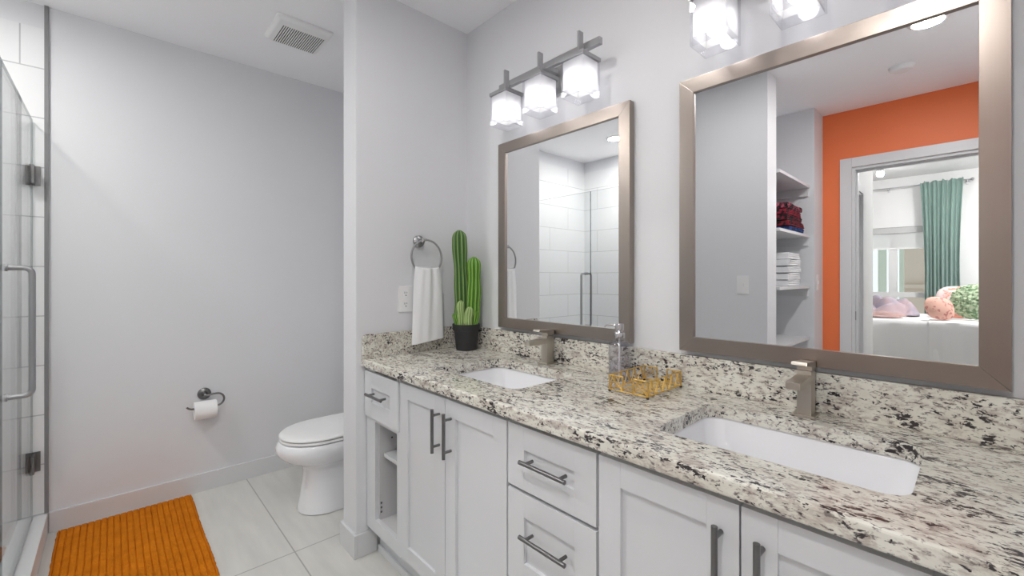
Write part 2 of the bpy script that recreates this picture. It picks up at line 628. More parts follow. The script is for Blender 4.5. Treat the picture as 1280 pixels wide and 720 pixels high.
# block beside the doorway with its own door
bx0, bx1, by = -3.17, XO - TH - 0.02, 0.755
ox0, ox1, oz = -2.50, -1.78, 2.08
mb = MB()
mb.box(bx0, ox0, by, BY1, 0, BZ)
mb.box(ox1, bx1, by, BY1, 0, BZ)
mb.box(ox0, ox1, by, BY1, oz, BZ)
mb.box(ox0, ox1, by + 0.16, BY1, 0, oz)
struct('wall_bedroom_side', mb, 'wall_white')
mb = MB()
mb.box(ox0 - 0.10, ox0, by - 0.015, by, 0, oz + 0.07, 0.003)
mb.box(ox0, ox1, by - 0.015, by, oz, oz + 0.07, 0.003)
mb.box(ox1, ox1 + 0.10, by - 0.015, by, 0, oz + 0.07, 0.003)
mb.box(ox0, ox0 + 0.015, by, by + 0.16, 0, oz)
mb.box(ox0, ox1, by, by + 0.16, oz - 0.015, oz)
mb.box(ox0 + 0.02, ox1 - 0.005, by + 0.11, by + 0.15, 0.01, oz - 0.02, 0.002)
struct('door_2', mb, 'trim')
# window wall
WY0, WY1, WZ0, WZ1 = 0.32, 1.75, 0.62, 2.06
mb = MB()
mb.box(BXW - TH, BXW, BY0 - TH, WY0, 0, BZ)
mb.box(BXW - TH, BXW, WY1, BY1 + TH, 0, BZ)
mb.box(BXW - TH, BXW, WY0, WY1, 0, WZ0)
mb.box(BXW - TH, BXW, WY0, WY1, WZ1, BZ)
struct('wall_bedroom_window', mb, 'wall_white')
wf = MB()
wx0, wx1 = BXW - 0.09, BXW - 0.03
for y0, y1 in ((WY0, WY0 + 0.06), (0.845, 0.945), (1.32, 1.40), (WY1 - 0.06, WY1)):
    wf.box(wx0, wx1, y0, y1, WZ0, WZ1, 0.004)
for z0, z1 in ((WZ0, WZ0 + 0.06), (0.965, 1.04), (WZ1 - 0.09, WZ1)):
    wf.box(wx0 + 0.003, wx1 - 0.003, WY0 + 0.01, WY1 - 0.01, z0, z1, 0.004)
wf.box(BXW - TH, BXW + 0.03, WY0 - 0.02, WY1 + 0.02, WZ0 - 0.03, WZ0, 0.004)
win = struct('window_1', wf, mat('window_frame_white', lin(222, 222, 222), 0.4))
MB().box(BXW - 0.063, BXW - 0.057, WY0 + 0.03, WY1 - 0.03, WZ0 + 0.03, WZ1 - 0.03).build('window_pane', 'pane', win)

# ------------------------------------------------------------------ vanity cabinets
XD = 0.855          # face of doors and drawer fronts
XF = 0.876          # face frame
ZB, ZTOP = 0.13, 0.862

def shaker(mb, y0, y1, z0, z1, st=0.06, x=XD, t=0.02, rec=0.010):
    b = 0.0012
    mb.box(x, x + t, y0, y0 + st, z0, z1, b)
    mb.box(x, x + t, y1 - st, y1, z0, z1, b)
    mb.box(x, x + t, y0 + st, y1 - st, z0, z0 + st, b)
    mb.box(x, x + t, y0 + st, y1 - st, z1 - st, z1, b)
    mb.box(x + rec, x + t, y0 + st - 0.004, y1 - st + 0.004, z0 + st - 0.004, z1 - st + 0.004)
    return mb

def bar_pull(p0, p1, axis, parent, off=0.032, r=0.006):
    """bar pull between p0 and p1 standing off the face towards the room"""
    mb = MB()
    p0, p1 = Vector(p0), Vector(p1)
    mb.cyl(p0, p1, r, 16)
    d = (p1 - p0).normalized()
    for q in (p0 + d * 0.022, p1 - d * 0.022):
        mb.cyl(q, q + Vector((off - 0.001, 0, 0)), 0.0048, 12)
    return mb.build('handle', 'pull', parent)

def carcass(mb, y0, y1, shelf=None, open_front=None):
    t = 0.018
    mb.box(XF, XM - 0.004, y0, y0 + t, ZB, ZTOP)
    mb.box(XF, XM - 0.004, y1 - t, y1, ZB, ZTOP)
    mb.box(XM - 0.022, XM - 0.004, y0 + t, y1 - t, ZB, ZTOP)
    mb.box(XF, XM - 0.022, y0 + t, y1 - t, ZB, ZB + t)
    return mb

def toekick(y0, y1, root):
    mb = MB()
    mb.box(0.915, 0.933, y0, y1, 0.0, ZB)
    MB().box(0.903, 0.9149, y0, y1, 0.0, 0.03, 0.004).build('shoe_moulding', 'cab', root)
    return mb.build('toe_kick', 'cab', root)

DZ0, DZ1 = 0.14, 0.846
G = 0.0018
def sink_cabinet(y0, y1, label):
    r = thing('vanity_cabinet', (1.15, (y0 + y1) / 2, 0), label, 'cabinet', 'vanity cabinets under the granite worktop')
    mb = carcass(MB(), y0, y1)
    mb.box(XF, XF + 0.018, y0 + 0.018, y1 - 0.018, ZTOP - 0.05, ZTOP)
    mb.build('body', 'cab_in', r)
    ym = (y0 + y1) / 2
    for (a, b, hy) in ((ym + G, y1 - G, ym + 0.034), (y0 + G, ym - G, ym - 0.038)):
        d = shaker(MB(), a, b, DZ0, DZ1).build('door', 'cab', r)
        bar_pull((XD - 0.032, hy, 0.652), (XD - 0.032, hy, 0.806), 'z', d)
    toekick(y0, y1, r)
    return r

YT1, YT0 = YW - 0.002, 1.592      # tower by the partition
YA0 = 0.944                        # sink base
YD0 = 0.618                        # drawers
YE0 = -0.021                       # second sink base

# open tower with one drawer
r = thing('vanity_cabinet', (1.15, (YT0 + YT1) / 2, 0), 'narrow white vanity cabinet with one drawer over open shelves, beside the partition wall', 'cabinet', 'vanity cabinets under the granite worktop')
mb = MB()
t = 0.018
y0, y1 = YT0, YT1
mb.box(XF, XM - 0.004, y0, y0 + t, ZB, ZTOP)
mb.box(XF, XM - 0.004, y1 - 0.095, y1 - 0.077, ZB, ZTOP)
mb.box(XM - 0.022, XM - 0.004, y0 + t, y1 - 0.095, ZB, ZTOP)
mb.box(XF, XM - 0.022, y0 + t, y1 - 0.095, 0.165, 0.165 + t)
mb.box(XF, XM - 0.022, y0 + t, y1 - 0.095, 0.625, 0.64)
mb.build('body', 'cab_in', r)
mb = MB()
mb.box(XF - 0.018, XF, y1 - 0.088, y1, ZB, ZTOP, 0.0012)
mb.box(XF - 0.018, XF, y0, y0 + 0.03, ZB, ZTOP, 0.0012)
mb.box(XF - 0.018, XF, y0 + 0.03, y1 - 0.088, ZB, 0.19, 0.0012)
mb.box(XF - 0.018, XF, y0 + 0.03, y1 - 0.088, 0.625, 0.66, 0.0012)
mb.build('face_frame', 'cab', r)
mb = MB()
mb.box(XF + 0.02, XM - 0.03, y0 + t + 0.001, y1 - 0.096, 0.462, 0.480, 0.002)
mb.build('shelf', 'cab', r)
for zz in (0.43, 0.54, 0.59):
    xx = XF + 0.06
    MB().cyl((xx, y1 - 0.0958, zz), (xx, y1 - 0.0945, zz), 0.004, 10).build('shelf_pin_hole', 'dark', r)
for zz in (0.215, 0.235, 0.255):
    MB().box(XF + 0.004, XF + 0.012, y1 - 0.0975, y1 - 0.0945, zz, zz + 0.008, 0.001).build('hinge_screw', 'pull', r)
d = shaker(MB(), y0 + G, y1 - 0.005, 0.642, DZ1, 0.070, XD - 0.008).build('drawer', 'cab', r)
ymid = (y0 + y1) / 2 + 0.002
bar_pull((XD - 0.04, ymid - 0.075, 0.756), (XD - 0.04, ymid + 0.075, 0.756), 'y', d)
toekick(y0, y1 - 0.02, r)

sink_cabinet(YA0, YT0 - 0.001, 'white two-door vanity cabinet under the farther sink, near the cactus')
# drawer bank
r = thing('vanity_cabinet', (1.15, (YD0 + YA0) / 2, 0), 'white vanity cabinet with a stack of drawers between the two sink cabinets', 'cabinet', 'vanity cabinets under the granite worktop')
y0, y1 = YD0 + 0.0005, YA0 - 0.0005
carcass(MB(), y0, y1).build('body', 'cab_in', r)
for (z0, z1, hz) in ((0.666, DZ1, 0.760), (0.392, 0.655, 0.553), (0.14, 0.381, 0.27)):
    d = shaker(MB(), y0 + 0.005, y1 - 0.005, z0, z1, 0.066).build('drawer', 'cab', r)
    ymid = (y0 + y1) / 2 - 0.004
    bar_pull((XD - 0.032, ymid - 0.082, hz), (XD - 0.032, ymid + 0.082, hz), 'y', d)
toekick(y0, y1, r)
sink_cabinet(YE0, YD0 - 0.0005, 'white two-door vanity cabinet under the nearer sink, right of the drawers')
# last unit, past the edge of the picture
r = thing('vanity_cabinet', (1.15, (YE0 + YR) / 2, 0), 'narrow white vanity cabinet at the near end of the worktop', 'cabinet', 'vanity cabinets under the granite worktop')
y0, y1 = YR + 0.004, YE0 - 0.0005
carcass(MB(), y0, y1).build('body', 'cab_in', r)
d = shaker(MB(), y0 + 0.002, y1 - 0.004, 0.642, DZ1, 0.055).build('drawer', 'cab', r)
bar_pull((XD - 0.032, (y0 + y1) / 2 - 0.075, 0.756), (XD - 0.032, (y0 + y1) / 2 + 0.075, 0.756), 'y', d)
d = shaker(MB(), y0 + 0.002, y1 - 0.004, DZ0, 0.63).build('door', 'cab', r)
bar_pull((XD - 0.032, y1 - 0.034, 0.43), (XD - 0.032, y1 - 0.034, 0.60), 'z', d)
toekick(y0, y1, r)

# ------------------------------------------------------------------ worktop with sink cut-outs
XC = 0.832
ZK0, ZK = 0.863, 0.900
SX0, SX1 = 0.968, 1.298
SINKS = ((1.030, 1.486), (0.074, 0.536))
def rrect(x0, x1, y0, y1, r, n=6):
    pts = []
    for cx, cy, a0 in ((x1 - r, y1 - r, 0), (x0 + r, y1 - r, 90), (x0 + r, y0 + r, 180), (x1 - r, y0 + r, 270)):
        for k in range(n + 1):
            a = radians(a0 + 90 * k / n)
            pts.append((cx + r * cos(a), cy + r * sin(a)))
    return pts

def slab_with_holes(x0, x1, y0, y1, z0, z1, holes, edge=0.006):
    """stone slab; holes = rounded rectangles, each set into its own rectangular cell"""
    mb = MB()
    bm = mb.bm
    cells = []
    ys = sorted([y0] + sum([[h[0] - 0.05, h[1] + 0.05] for h in holes], []) + [y1])
    prev = y0
    for z in (z0, z1):
        pass
    def ring_faces(outer, inner):
        n = len(inner)
        for z, flip in ((z1, False), (z0, True)):
            vo = [bm.verts.new((p[0], p[1], z)) for p in outer]
            vi = [bm.verts.new((p[0], p[1], z)) for p in inner]
            for i in range(n):
                j = (i + 1) % n
                bm.faces.new((vo[i], vo[j], vi[j], vi[i]))
        # wall of the hole
        a = [bm.verts.new((p[0], p[1], z0)) for p in inner]
        b = [bm.verts.new((p[0], p[1], z1)) for p in inner]
        for i in range(n):
            j = (i + 1) % n
            bm.faces.new((a[i], a[j], b[j], b[i]))
    def quad(xa, xb, ya, yb, z):
        bm.faces.new([bm.verts.new(p) for p in ((xa, ya, z), (xb, ya, z), (xb, yb, z), (xa, yb, z))])
    xi = x0 + edge
    for (ha, hb) in holes:
        inner = rrect(SX0, SX1, ha, hb, 0.045, 8)
        cx, cy = (SX0 + SX1) / 2, (ha + hb) / 2
        ya, yb = ha - 0.05, hb + 0.05
        outer = []
        for (px, py) in inner:      # project each inner point on the cell border
            dx, dy = px - cx, py - cy
            hx, hy = (SX1 - SX0) / 2 + 0.05, (yb - ya) / 2
            s = min(hx / abs(dx) if dx else 9, hy / abs(dy) if dy else 9)
            outer.append((cx + dx * s, cy + dy * s))
        # exact corners
        xa, xb = cx - hx, cx + hx
        for tx, ty in ((xa, ya), (xa, yb), (xb, ya), (xb, yb)):
            k = min(range(len(outer)), key=lambda q: (outer[q][0] - tx) ** 2 + (outer[q][1] - ty) ** 2)
            outer[k] = (tx, ty)
        ring_faces(outer, inner)
        for z in (z0, z1):
            quad(xi, xa, ya, yb, z)
            quad(xb, x1, ya, yb, z)
        cells.append((ya, yb))
    cells.sort()
    cur = y0
    for a, b in cells + [(y1, y1)]:
        for z in (z0, z1):
            quad(xi, x1, cur, a, z)
        cur = b
    # eased front edge
    prof = [(xi, z1)] + [(x0 + edge - edge * sin(a), z1 - edge + edge * cos(a)) for a in [radians(d) for d in (30, 60, 90)]] + \
           [(x0 + edge - edge * sin(a), z0 + edge - edge * cos(a)) for a in [radians(d) for d in (90, 60, 30)]] + [(xi, z0)]
    va = [bm.verts.new((p[0], y0, p[1])) for p in prof]
    vb = [bm.verts.new((p[0], y1, p[1])) for p in prof]
    for i in range(len(prof) - 1):
        bm.faces.new((va[i], va[i + 1], vb[i + 1], vb[i]))
    # ends and back
    for y in (y0, y1):
        bm.faces.new([bm.verts.new((p[0], y, p[1])) for p in prof] )
        bm.faces.new([bm.verts.new(p) for p in ((xi, y, z0), (x1, y, z0), (x1, y, z1), (xi, y, z1))])
    bm.faces.new([bm.verts.new(p) for p in ((x1, y0, z0), (x1, y1, z0), (x1, y1, z1), (x1, y0, z1))])
    bmesh.ops.remove_doubles(bm, verts=bm.verts[:], dist=1e-5)
    return mb

top = thing('countertop', (1.13, 0.78, ZK0), 'speckled cream and black granite vanity worktop with two sink cut-outs', 'countertop')
slab_with_holes(XC, XM - 0.001, YR + 0.002, YW - 0.001, ZK0, ZK, SINKS).build('worktop', 'granite', top, 0)
MB().box(XM - 0.021, XM - 0.001, YR + 0.002, YW - 0.001, ZK + 0.0005, 1.010, 0.002).build('backsplash', 'granite', top)
MB().prism([(XC + 0.002, ZK + 0.0005), (XM - 0.022, ZK + 0.0005), (XM - 0.022, 1.010), (XC + 0.022, 1.010), (XC + 0.009, 1.005), (XC + 0.003, 0.992)], YW - 0.021, YW - 0.001, 'y', 0.0015).build('side_splash', 'granite', top)

# ------------------------------------------------------------------ sinks
def make_sink(yc, label):
    r = thing('sink', (1.133, yc, 0.72), label, 'sink', 'white undermount sinks')
    ha = 0.228
    x0, x1, y0, y1 = SX0 - 0.006, SX1 + 0.006, yc - ha - 0.006, yc + ha + 0.006
    def rg(ins, z, rad):
        return [(p[0], p[1], z) for p in rrect(x0 + ins, x1 - ins, y0 + ins, y1 - ins, rad, 8)]
    rings = [rg(-0.02, 0.853, 0.06), rg(-0.02, 0.8625, 0.06), rg(0.0, 0.8625, 0.05), rg(0.004, 0.855, 0.05), rg(0.012, 0.81, 0.05), rg(0.022, 0.765, 0.055), rg(0.036, 0.745, 0.06), rg(0.06, 0.738, 0.06), rg(0.12, 0.735, 0.03)]
    rings += [[(p[0], p[1], 0.727) for p in rrect(x0 + 0.115, x1 - 0.115, y0 + 0.115, y1 - 0.115, 0.03, 8)],
              rg(0.05, 0.728, 0.06), rg(0.02, 0.74, 0.06), rg(0.0, 0.80, 0.06), rg(-0.008, 0.853, 0.06)]
    MB().loft(rings, False).build('basin', 'porcelain', r, 50)
    MB().lathe([(0.0, 0.0), (0.021, 0.0), (0.021, 0.002), (0.014, 0.003), (0.0, 0.0035)], (1.15, yc, 0.7355), (0, 0, 1), 24, False).build('drain', 'nickel', r)
    return r
make_sink(1.258, 'white rectangular undermount sink farther along the worktop, near the cactus')
make_sink(0.305, 'white rectangular undermount sink in the foreground at right')

# ------------------------------------------------------------------ faucets
def make_faucet(yc, label):
    xc = 1.372
    r = thing('faucet', (xc, yc, ZK), label, 'faucet', 'square single-lever basin taps')
    MB().box(xc - 0.034, xc + 0.03, yc - 0.027, yc + 0.027, ZK + 0.0005, ZK + 0.006, 0.0015).build('base_plate', 'nickel', r)
    MB().box(xc - 0.022, xc + 0.022, yc - 0.0165, yc + 0.0165, ZK + 0.006, ZK + 0.122, 0.002).build('body', 'nickel', r)
    MB().prism([(xc - 0.124, ZK + 0.089), (xc - 0.0215, ZK + 0.089), (xc - 0.0215, ZK + 0.1115), (xc - 0.124, ZK + 0.1065)], yc - 0.0165, yc + 0.0165, 'y', 0.0018).build('spout', 'nickel', r)
    MB().prism([(xc - 0.072, ZK + 0.143), (xc - 0.018, ZK + 0.133), (xc - 0.018, ZK + 0.1225), (xc + 0.024, ZK + 0.1225), (xc + 0.024, ZK + 0.1435), (xc - 0.068, ZK + 0.151)], yc - 0.0175, yc + 0.0175, 'y', 0.0015).build('lever', 'nickel', r)
    return r
make_faucet(1.255, 'brushed nickel basin tap at the farther sink below the smaller-looking mirror')
make_faucet(0.312, 'brushed nickel basin tap at the sink in the foreground')

# ------------------------------------------------------------------ mirrors
def make_mirror(y0, y1, label):
    z0, z1 = 1.026, 1.929
    fw = 0.048
    xb, xf, xg = XM - 0.002, 1.403, 1.412
    r = thing('mirror', (xb, (y0 + y1) / 2, z0), label, 'mirror', 'framed mirrors above the vanity')
    def bar(poly, mi):
        b = MB()
        b.prism([(y, z) for y, z in poly], xf, xb, 'x', 0.0015, mi)
        return b
    fr = MB()
    fr.prism([(y0, z0), (y1, z0), (y1 - fw, z0 + fw), (y0 + fw, z0 + fw)], xf, xb, 'x', 0.0016, 0)
    fr.prism([(y0, z1), (y1, z1), (y1 - fw, z1 - fw), (y0 + fw, z1 - fw)], xf, xb, 'x', 0.0016, 0)
    fr.prism([(y0, z0), (y0 + fw, z0 + fw), (y0 + fw, z1 - fw), (y0, z1)], xf, xb, 'x', 0.0016, 1)
    fr.prism([(y1, z0), (y1 - fw, z0 + fw), (y1 - fw, z1 - fw), (y1, z1)], xf, xb, 'x', 0.0016, 1)
    fr.build('frame', ['frame_h', 'frame_v'], r)
    MB().box(xg, xg + 0.005, y0 + fw - 0.006, y1 - fw + 0.006, z0 + fw - 0.006, z1 - fw + 0.006).build('mirror_glass', 'mirror', r, 0)
    return r
make_mirror(0.872, 1.614, 'brushed metal framed mirror reflecting the glass shower, over the farther sink')
make_mirror(-0.052, 0.682, 'brushed metal framed mirror reflecting the orange wall and bedroom, over the nearer sink')

# ------------------------------------------------------------------ vanity lights
def make_vanity_light(yc, label):
    r = thing('vanity_light', (XM, yc, 1.95), label, 'wall lamp', 'three-shade vanity lights over the mirrors')
    MB().box(XM - 0.022, XM - 0.001, yc - 0.058, yc + 0.058, 2.062, 2.185, 0.003).build('back_plate', 'steel', r)
    MB().box(1.352, XM - 0.021, yc - 0.014, yc + 0.014, 2.150, 2.170, 0.002).build('arm', 'steel', r)
    MB().box(1.332, 1.353, yc - 0.285, yc + 0.285, 2.148, 2.174, 0.0015).build('bar', 'steel', r)
    xs, hw = 1.313, 0.0525
    for k in (1, 0, -1):
        ys = yc + 0.211 * k
        # clear outer glass, open below, with a frosted upper lining
        zt, zb, zf = 2.094, 1.958, 1.985
        s = MB()
        sq = lambda h, z: [(xs - h, ys - h, z), (xs + h, ys - h, z), (xs + h, ys + h, z), (xs - h, ys + h, z)]
        s.loft([sq(hw - 0.004, zt), sq(hw - 0.004, zb), sq(hw, zb), sq(hw, zt), sq(hw - 0.004, zt)], False)
        shade = s.build('shade', 'clear', r, 20)
        f = MB()
        f.loft([sq(hw - 0.0060, zt - 0.0005), sq(hw - 0.0060, zf)], False)
        f.build('frosted_lining', 'frost', shade, 20)
        cap = MB().box(xs - hw - 0.003, xs + hw + 0.003, ys - hw - 0.003, ys + hw + 0.003, zt, zt + 0.014, 0.001)
        cap.build('cap', 'steel', shade)
        MB().box(xs - 0.013, xs + 0.013, ys - 0.0045, ys + 0.0045, zt + 0.014, 2.212, 0.001).build('stem', 'steel', shade)
        MB().box(xs + 0.012, 1.333, ys - 0.004, ys + 0.004, 2.152, 2.170, 0.001).build('bracket', 'steel', shade)
        b = MB()
        b.lathe([(0.0, 0.0), (0.008, 0.0005), (0.016, 0.004), (0.022, 0.011), (0.0245, 0.020), (0.022, 0.030), (0.015, 0.040), (0.012, 0.050), (0.012, 0.062)], (xs, ys, 1.990), (0, 0, 1), 20, True)
        b.build('bulb', 'bulb', shade, 60)
        MB().cyl((xs, ys, 2.052), (xs, ys, zt), 0.0145, 16).build('socket', 'steel', shade)
    return r
make_vanity_light(1.242, 'three-shade vanity light above the farther mirror, wholly in view')
make_vanity_light(0.316, 'three-shade vanity light above the nearer mirror, cut by the top of the picture')

# ------------------------------------------------------------------ ceiling lights, detector, fan
def downlight(x, y, label, glow='down'):
    r = thing('ceiling_light', (x, y, ZC - 0.012), label, 'ceiling light', 'recessed round ceiling lights')
    MB().lathe([(0.064, 0.0005), (0.066, 0.004), (0.080, 0.0075), (0.084, 0.0115), (0.064, 0.0115)], (x, y, ZC - 0.012), (0, 0, 1), 40, False).build('trim_ring', 'plastic', r, 40)
    MB().lathe([(0.0, 0.0), (0.064, 0.0), (0.064, 0.004), (0.0, 0.004)], (x, y, ZC - 0.009), (0, 0, 1), 40, False).build('lens', glow, r, 0)
    return r
downlight(-0.30, 0.171, 'bright round ceiling light seen at the top of the nearer mirror')
downlight(-0.72, 2.363, 'round ceiling light over the shower, seen in the farther mirror')
downlight(0.45, 1.0, 'added round fill light over the middle of the bathroom, unseen above the picture', 'down_fill')  # extra unseen downlight, added to even out the bathroom light
mb = MB().lathe([(0.0, -0.028), (0.045, -0.028), (0.055, -0.022), (0.062, -0.012), (0.066, -0.002), (0.066, 0.0)], (-0.863, 0.322, ZC - 0.0005), (0, 0, 1), 36, True)
tag(mb.build('smoke_detector', 'plastic'), 'white round detector on the ceiling, reflected in the nearer mirror', 'smoke detector')

r = thing('exhaust_fan', (0.75, 2.535, ZC - 0.03), 'white square exhaust fan grille on the ceiling over the toilet', 'exhaust fan')
x0, x1, y0, y1 = 0.612, 0.890, 2.396, 2.675
mb = MB()
def rq(ins, z):
    return [(p[0], p[1], z) for p in rrect(x0 + ins, x1 - ins, y0 + ins, y1 - ins, 0.012, 5)]
sx0, sx1, sy0, sy1 = 0.652, 0.866, 2.462, 2.664
hole = lambda z: [(p[0], p[1], z) for p in rrect(sx0, sx1, sy0, sy1, 0.001, 5)]
mb.loft([rq(0.0, ZC - 0.001), rq(0.0, ZC - 0.012), rq(0.012, ZC - 0.024), rq(0.018, ZC - 0.026), hole(ZC - 0.026), hole(ZC - 0.0225)], False)
mb.build('cover', 'plastic', r, 40)
MB().box(sx0 - 0.004, sx1 + 0.004, sy0 - 0.004, sy1 + 0.004, ZC - 0.0222, ZC - 0.0015).build('grille_shade', 'dark', r, 0)  # near-black box paints the shade between the louvers
mb = MB()
N = 20
for k in range(N + 1):
    xx = sx0 + (sx1 - sx0) * k / N
    mb.box(max(sx0, xx - 0.0026), min(sx1, xx + 0.0026), sy0, sy1, ZC - 0.0256, ZC - 0.0224, 0.0)
mb.build('louvers', 'plastic', r, 0)

# ------------------------------------------------------------------ shower glass
GT = 0.010
DOOR_Y0 = 2.333
r = thing('shower_door', (XG, YB - 0.02, 0.12), 'frameless glass shower door with a tall metal pull, hinged at the back wall', 'shower door')
MB().box(XG - GT / 2, XG + GT / 2, DOOR_Y0, YB - 0.022, 0.118, 2.035).build('glass_pane', 'glass', r, 0)
e = 0.0006
mb = MB()
mb.box(XG - GT / 2 + e, XG + GT / 2 - e, DOOR_Y0 - 0.0012, DOOR_Y0 - 0.0002, 0.118, 2.035)
mb.box(XG - GT / 2 + e, XG + GT / 2 - e, DOOR_Y0, YB - 0.022, 2.0352, 2.0362)
mb.box(XG - GT / 2 + e, XG + GT / 2 - e, YB - 0.0218, YB - 0.0208, 0.118, 2.035)
mb.build('polished_edge', 'glass_edge', r, 0)
for zc in (1.767, 0.370):
    mb = MB()
    mb.box(XG - 0.030, XG + 0.030, YB - 0.0165, YB - 0.0103, zc - 0.048, zc + 0.048, 0.0015)       # wall plate
    mb.box(XG - 0.0135, XG - GT / 2 - 0.0002, YB - 0.075, YB - 0.0165, zc - 0.044, zc + 0.044, 0.0015)
    mb.box(XG + GT / 2 + 0.0002, XG + 0.0135, YB - 0.075, YB - 0.0165, zc - 0.044, zc + 0.044, 0.0015)
    mb.cyl((XG, YB - 0.019, zc - 0.055), (XG, YB - 0.019, zc + 0.055), 0.0045, 12)
    for s in (-1, 1):
        for zz in (-0.034, 0.034):
            mb.cyl((XG + s * 0.022, YB - 0.0185, zc + zz), (XG + s * 0.022, YB - 0.016, zc + zz), 0.0045, 10)
    mb.build('hinge', 'pull', r)
def dpull(side):
    yh = DOOR_Y0 + 0.045
    mb = MB()
    xa, xo = XG + side * (GT / 2 + 0.0004), XG + side * 0.071
    rad = 0.022
    pts = [(xa, yh, 1.306)]
    for k in range(7):
        a = radians(90 - 15 * k)
        pts.append((xo - side * rad + side * rad * cos(a), yh, 1.306 - rad + rad * sin(a)))
    for k in range(7):
        a = radians(-15 * k)
        pts.append((xo - side * rad + side * rad * cos(a), yh, 0.836 + rad + rad * sin(a)))
    pts.append((xa, yh, 0.836))
    mb.tube(pts, 0.0095, 14)
    for zz in (1.306, 0.836):
        mb.cyl((xa, yh, zz), (xa + side * 0.007, yh, zz), 0.0135, 18)
    mb.build('handle', 'steel', r)
dpull(1)
dpull(-1)
MB().box(XG - 0.006, XG + 0.006, DOOR_Y0, YB - 0.022, 0.1035, 0.1178, 0.001).build('bottom_seal', mat('clear_seal', lin(176, 178, 180), 0.3), r)

r = thing('glass_panel', (XG, 1.92, 0.103), 'fixed clear glass shower panel beside the shower door', 'glass panel')
MB().box(XG - GT / 2, XG + GT / 2, YS1 + 0.003, DOOR_Y0 - 0.006, 0.105, 2.035).build('glass_pane', 'glass', r, 0)
mb = MB()
mb.box(XG - GT / 2 + e, XG + GT / 2 - e, DOOR_Y0 - 0.0058, DOOR_Y0 - 0.0048, 0.105, 2.035)
mb.box(XG - GT / 2 + e, XG + GT / 2 - e, YS1 + 0.003, DOOR_Y0 - 0.006, 2.0352, 2.0362)
mb.build('polished_edge', 'glass_edge', r, 0)
MB().box(XG - 0.012, XG + 0.012, YS1 + 0.003, DOOR_Y0 - 0.006, 0.1035, 0.116, 0.001).build('channel', 'steel', r)

# ------------------------------------------------------------------ toilet
TY = 2.495
r = thing('toilet', (1.0, TY, 0), 'white elongated toilet with closed lid behind the partition wall', 'toilet')
def egg(front, back, hw, z, n=40, pw=2.25):
    """plan outline; front/back measured out from the mirror wall"""
    mid = front - hw * 1.15
    pts = []
    for k in range(n):
        a = 2 * pi * k / n
        c, s = cos(a), sin(a)
        if c >= 0:
            l = mid + (front - mid) * abs(c) ** (2 / 2.05)
        else:
            l = mid - (mid - back) * abs(c) ** (2 / 3.4)
        q = 2 / (2.05 if c >= 0 else 3.0)
        y = hw * abs(s) ** q * (1 if s >= 0 else -1)
        pts.append((XM - l, TY + y, z))
    return pts
rings = [egg(0.697, 0.16, 0.128, 0.002), egg(0.702, 0.155, 0.131, 0.008), egg(0.697, 0.16, 0.126, 0.03), egg(0.686, 0.17, 0.115, 0.09),
         egg(0.676, 0.18, 0.106, 0.17), egg(0.672, 0.18, 0.103, 0.225), egg(0.684, 0.17, 0.112, 0.25), egg(0.722, 0.16, 0.138, 0.272),
         egg(0.766, 0.15, 0.166, 0.295), egg(0.796, 0.14, 0.184, 0.325), egg(0.807, 0.135, 0.191, 0.350), egg(0.804, 0.13, 0.190, 0.372),
         egg(0.792, 0.13, 0.184, 0.390), egg(0.784, 0.13, 0.179, 0.393), egg(0.70, 0.19, 0.13, 0.393), egg(0.68, 0.2, 0.11, 0.35)]
MB().loft(rings, True).build('bowl', 'porcelain', r, 60)
MB().loft([egg(0.778, 0.22, 0.178, 0.3965), egg(0.788, 0.21, 0.185, 0.400), egg(0.788, 0.21, 0.185, 0.409), egg(0.782, 0.215, 0.181, 0.4125)], True).build('seat', 'plastic', r, 60)
MB().loft([egg(0.780, 0.215, 0.180, 0.4155), egg(0.790, 0.205, 0.187, 0.419), egg(0.790, 0.205, 0.187, 0.425), egg(0.780, 0.213, 0.180, 0.433), egg(0.742, 0.24, 0.152, 0.439), egg(0.645, 0.32, 0.08, 0.4415)], True).build('lid', 'plastic', r, 60)
def tq(x0, x1, hy, rad, z):
    return [(p[0], p[1], z) for p in rrect(x0, x1, TY - hy, TY + hy, rad, 6)]
MB().loft([tq(XM - 0.175, XM - 0.02, 0.17, 0.03, 0.3940), tq(XM - 0.19, XM - 0.016, 0.19, 0.035, 0.44), tq(XM - 0.20, XM - 0.016, 0.205, 0.035, 0.745)], True).build('tank', 'porcelain', r, 50)
MB().loft([tq(XM - 0.208, XM - 0.015, 0.213, 0.035, 0.746), tq(XM - 0.21, XM - 0.015, 0.215, 0.035, 0.775), tq(XM - 0.20, XM - 0.018, 0.205, 0.035, 0.784)], True).build('tank_lid', 'porcelain', r, 50)
mb = MB().cyl((XM - 0.205, TY + 0.15, 0.69), (XM - 0.216, TY + 0.15, 0.69), 0.012)
mb.box(XM - 0.222, XM - 0.214, TY + 0.08, TY + 0.155, 0.683, 0.696, 0.002)
mb.build('flush_lever', 'steel', r)

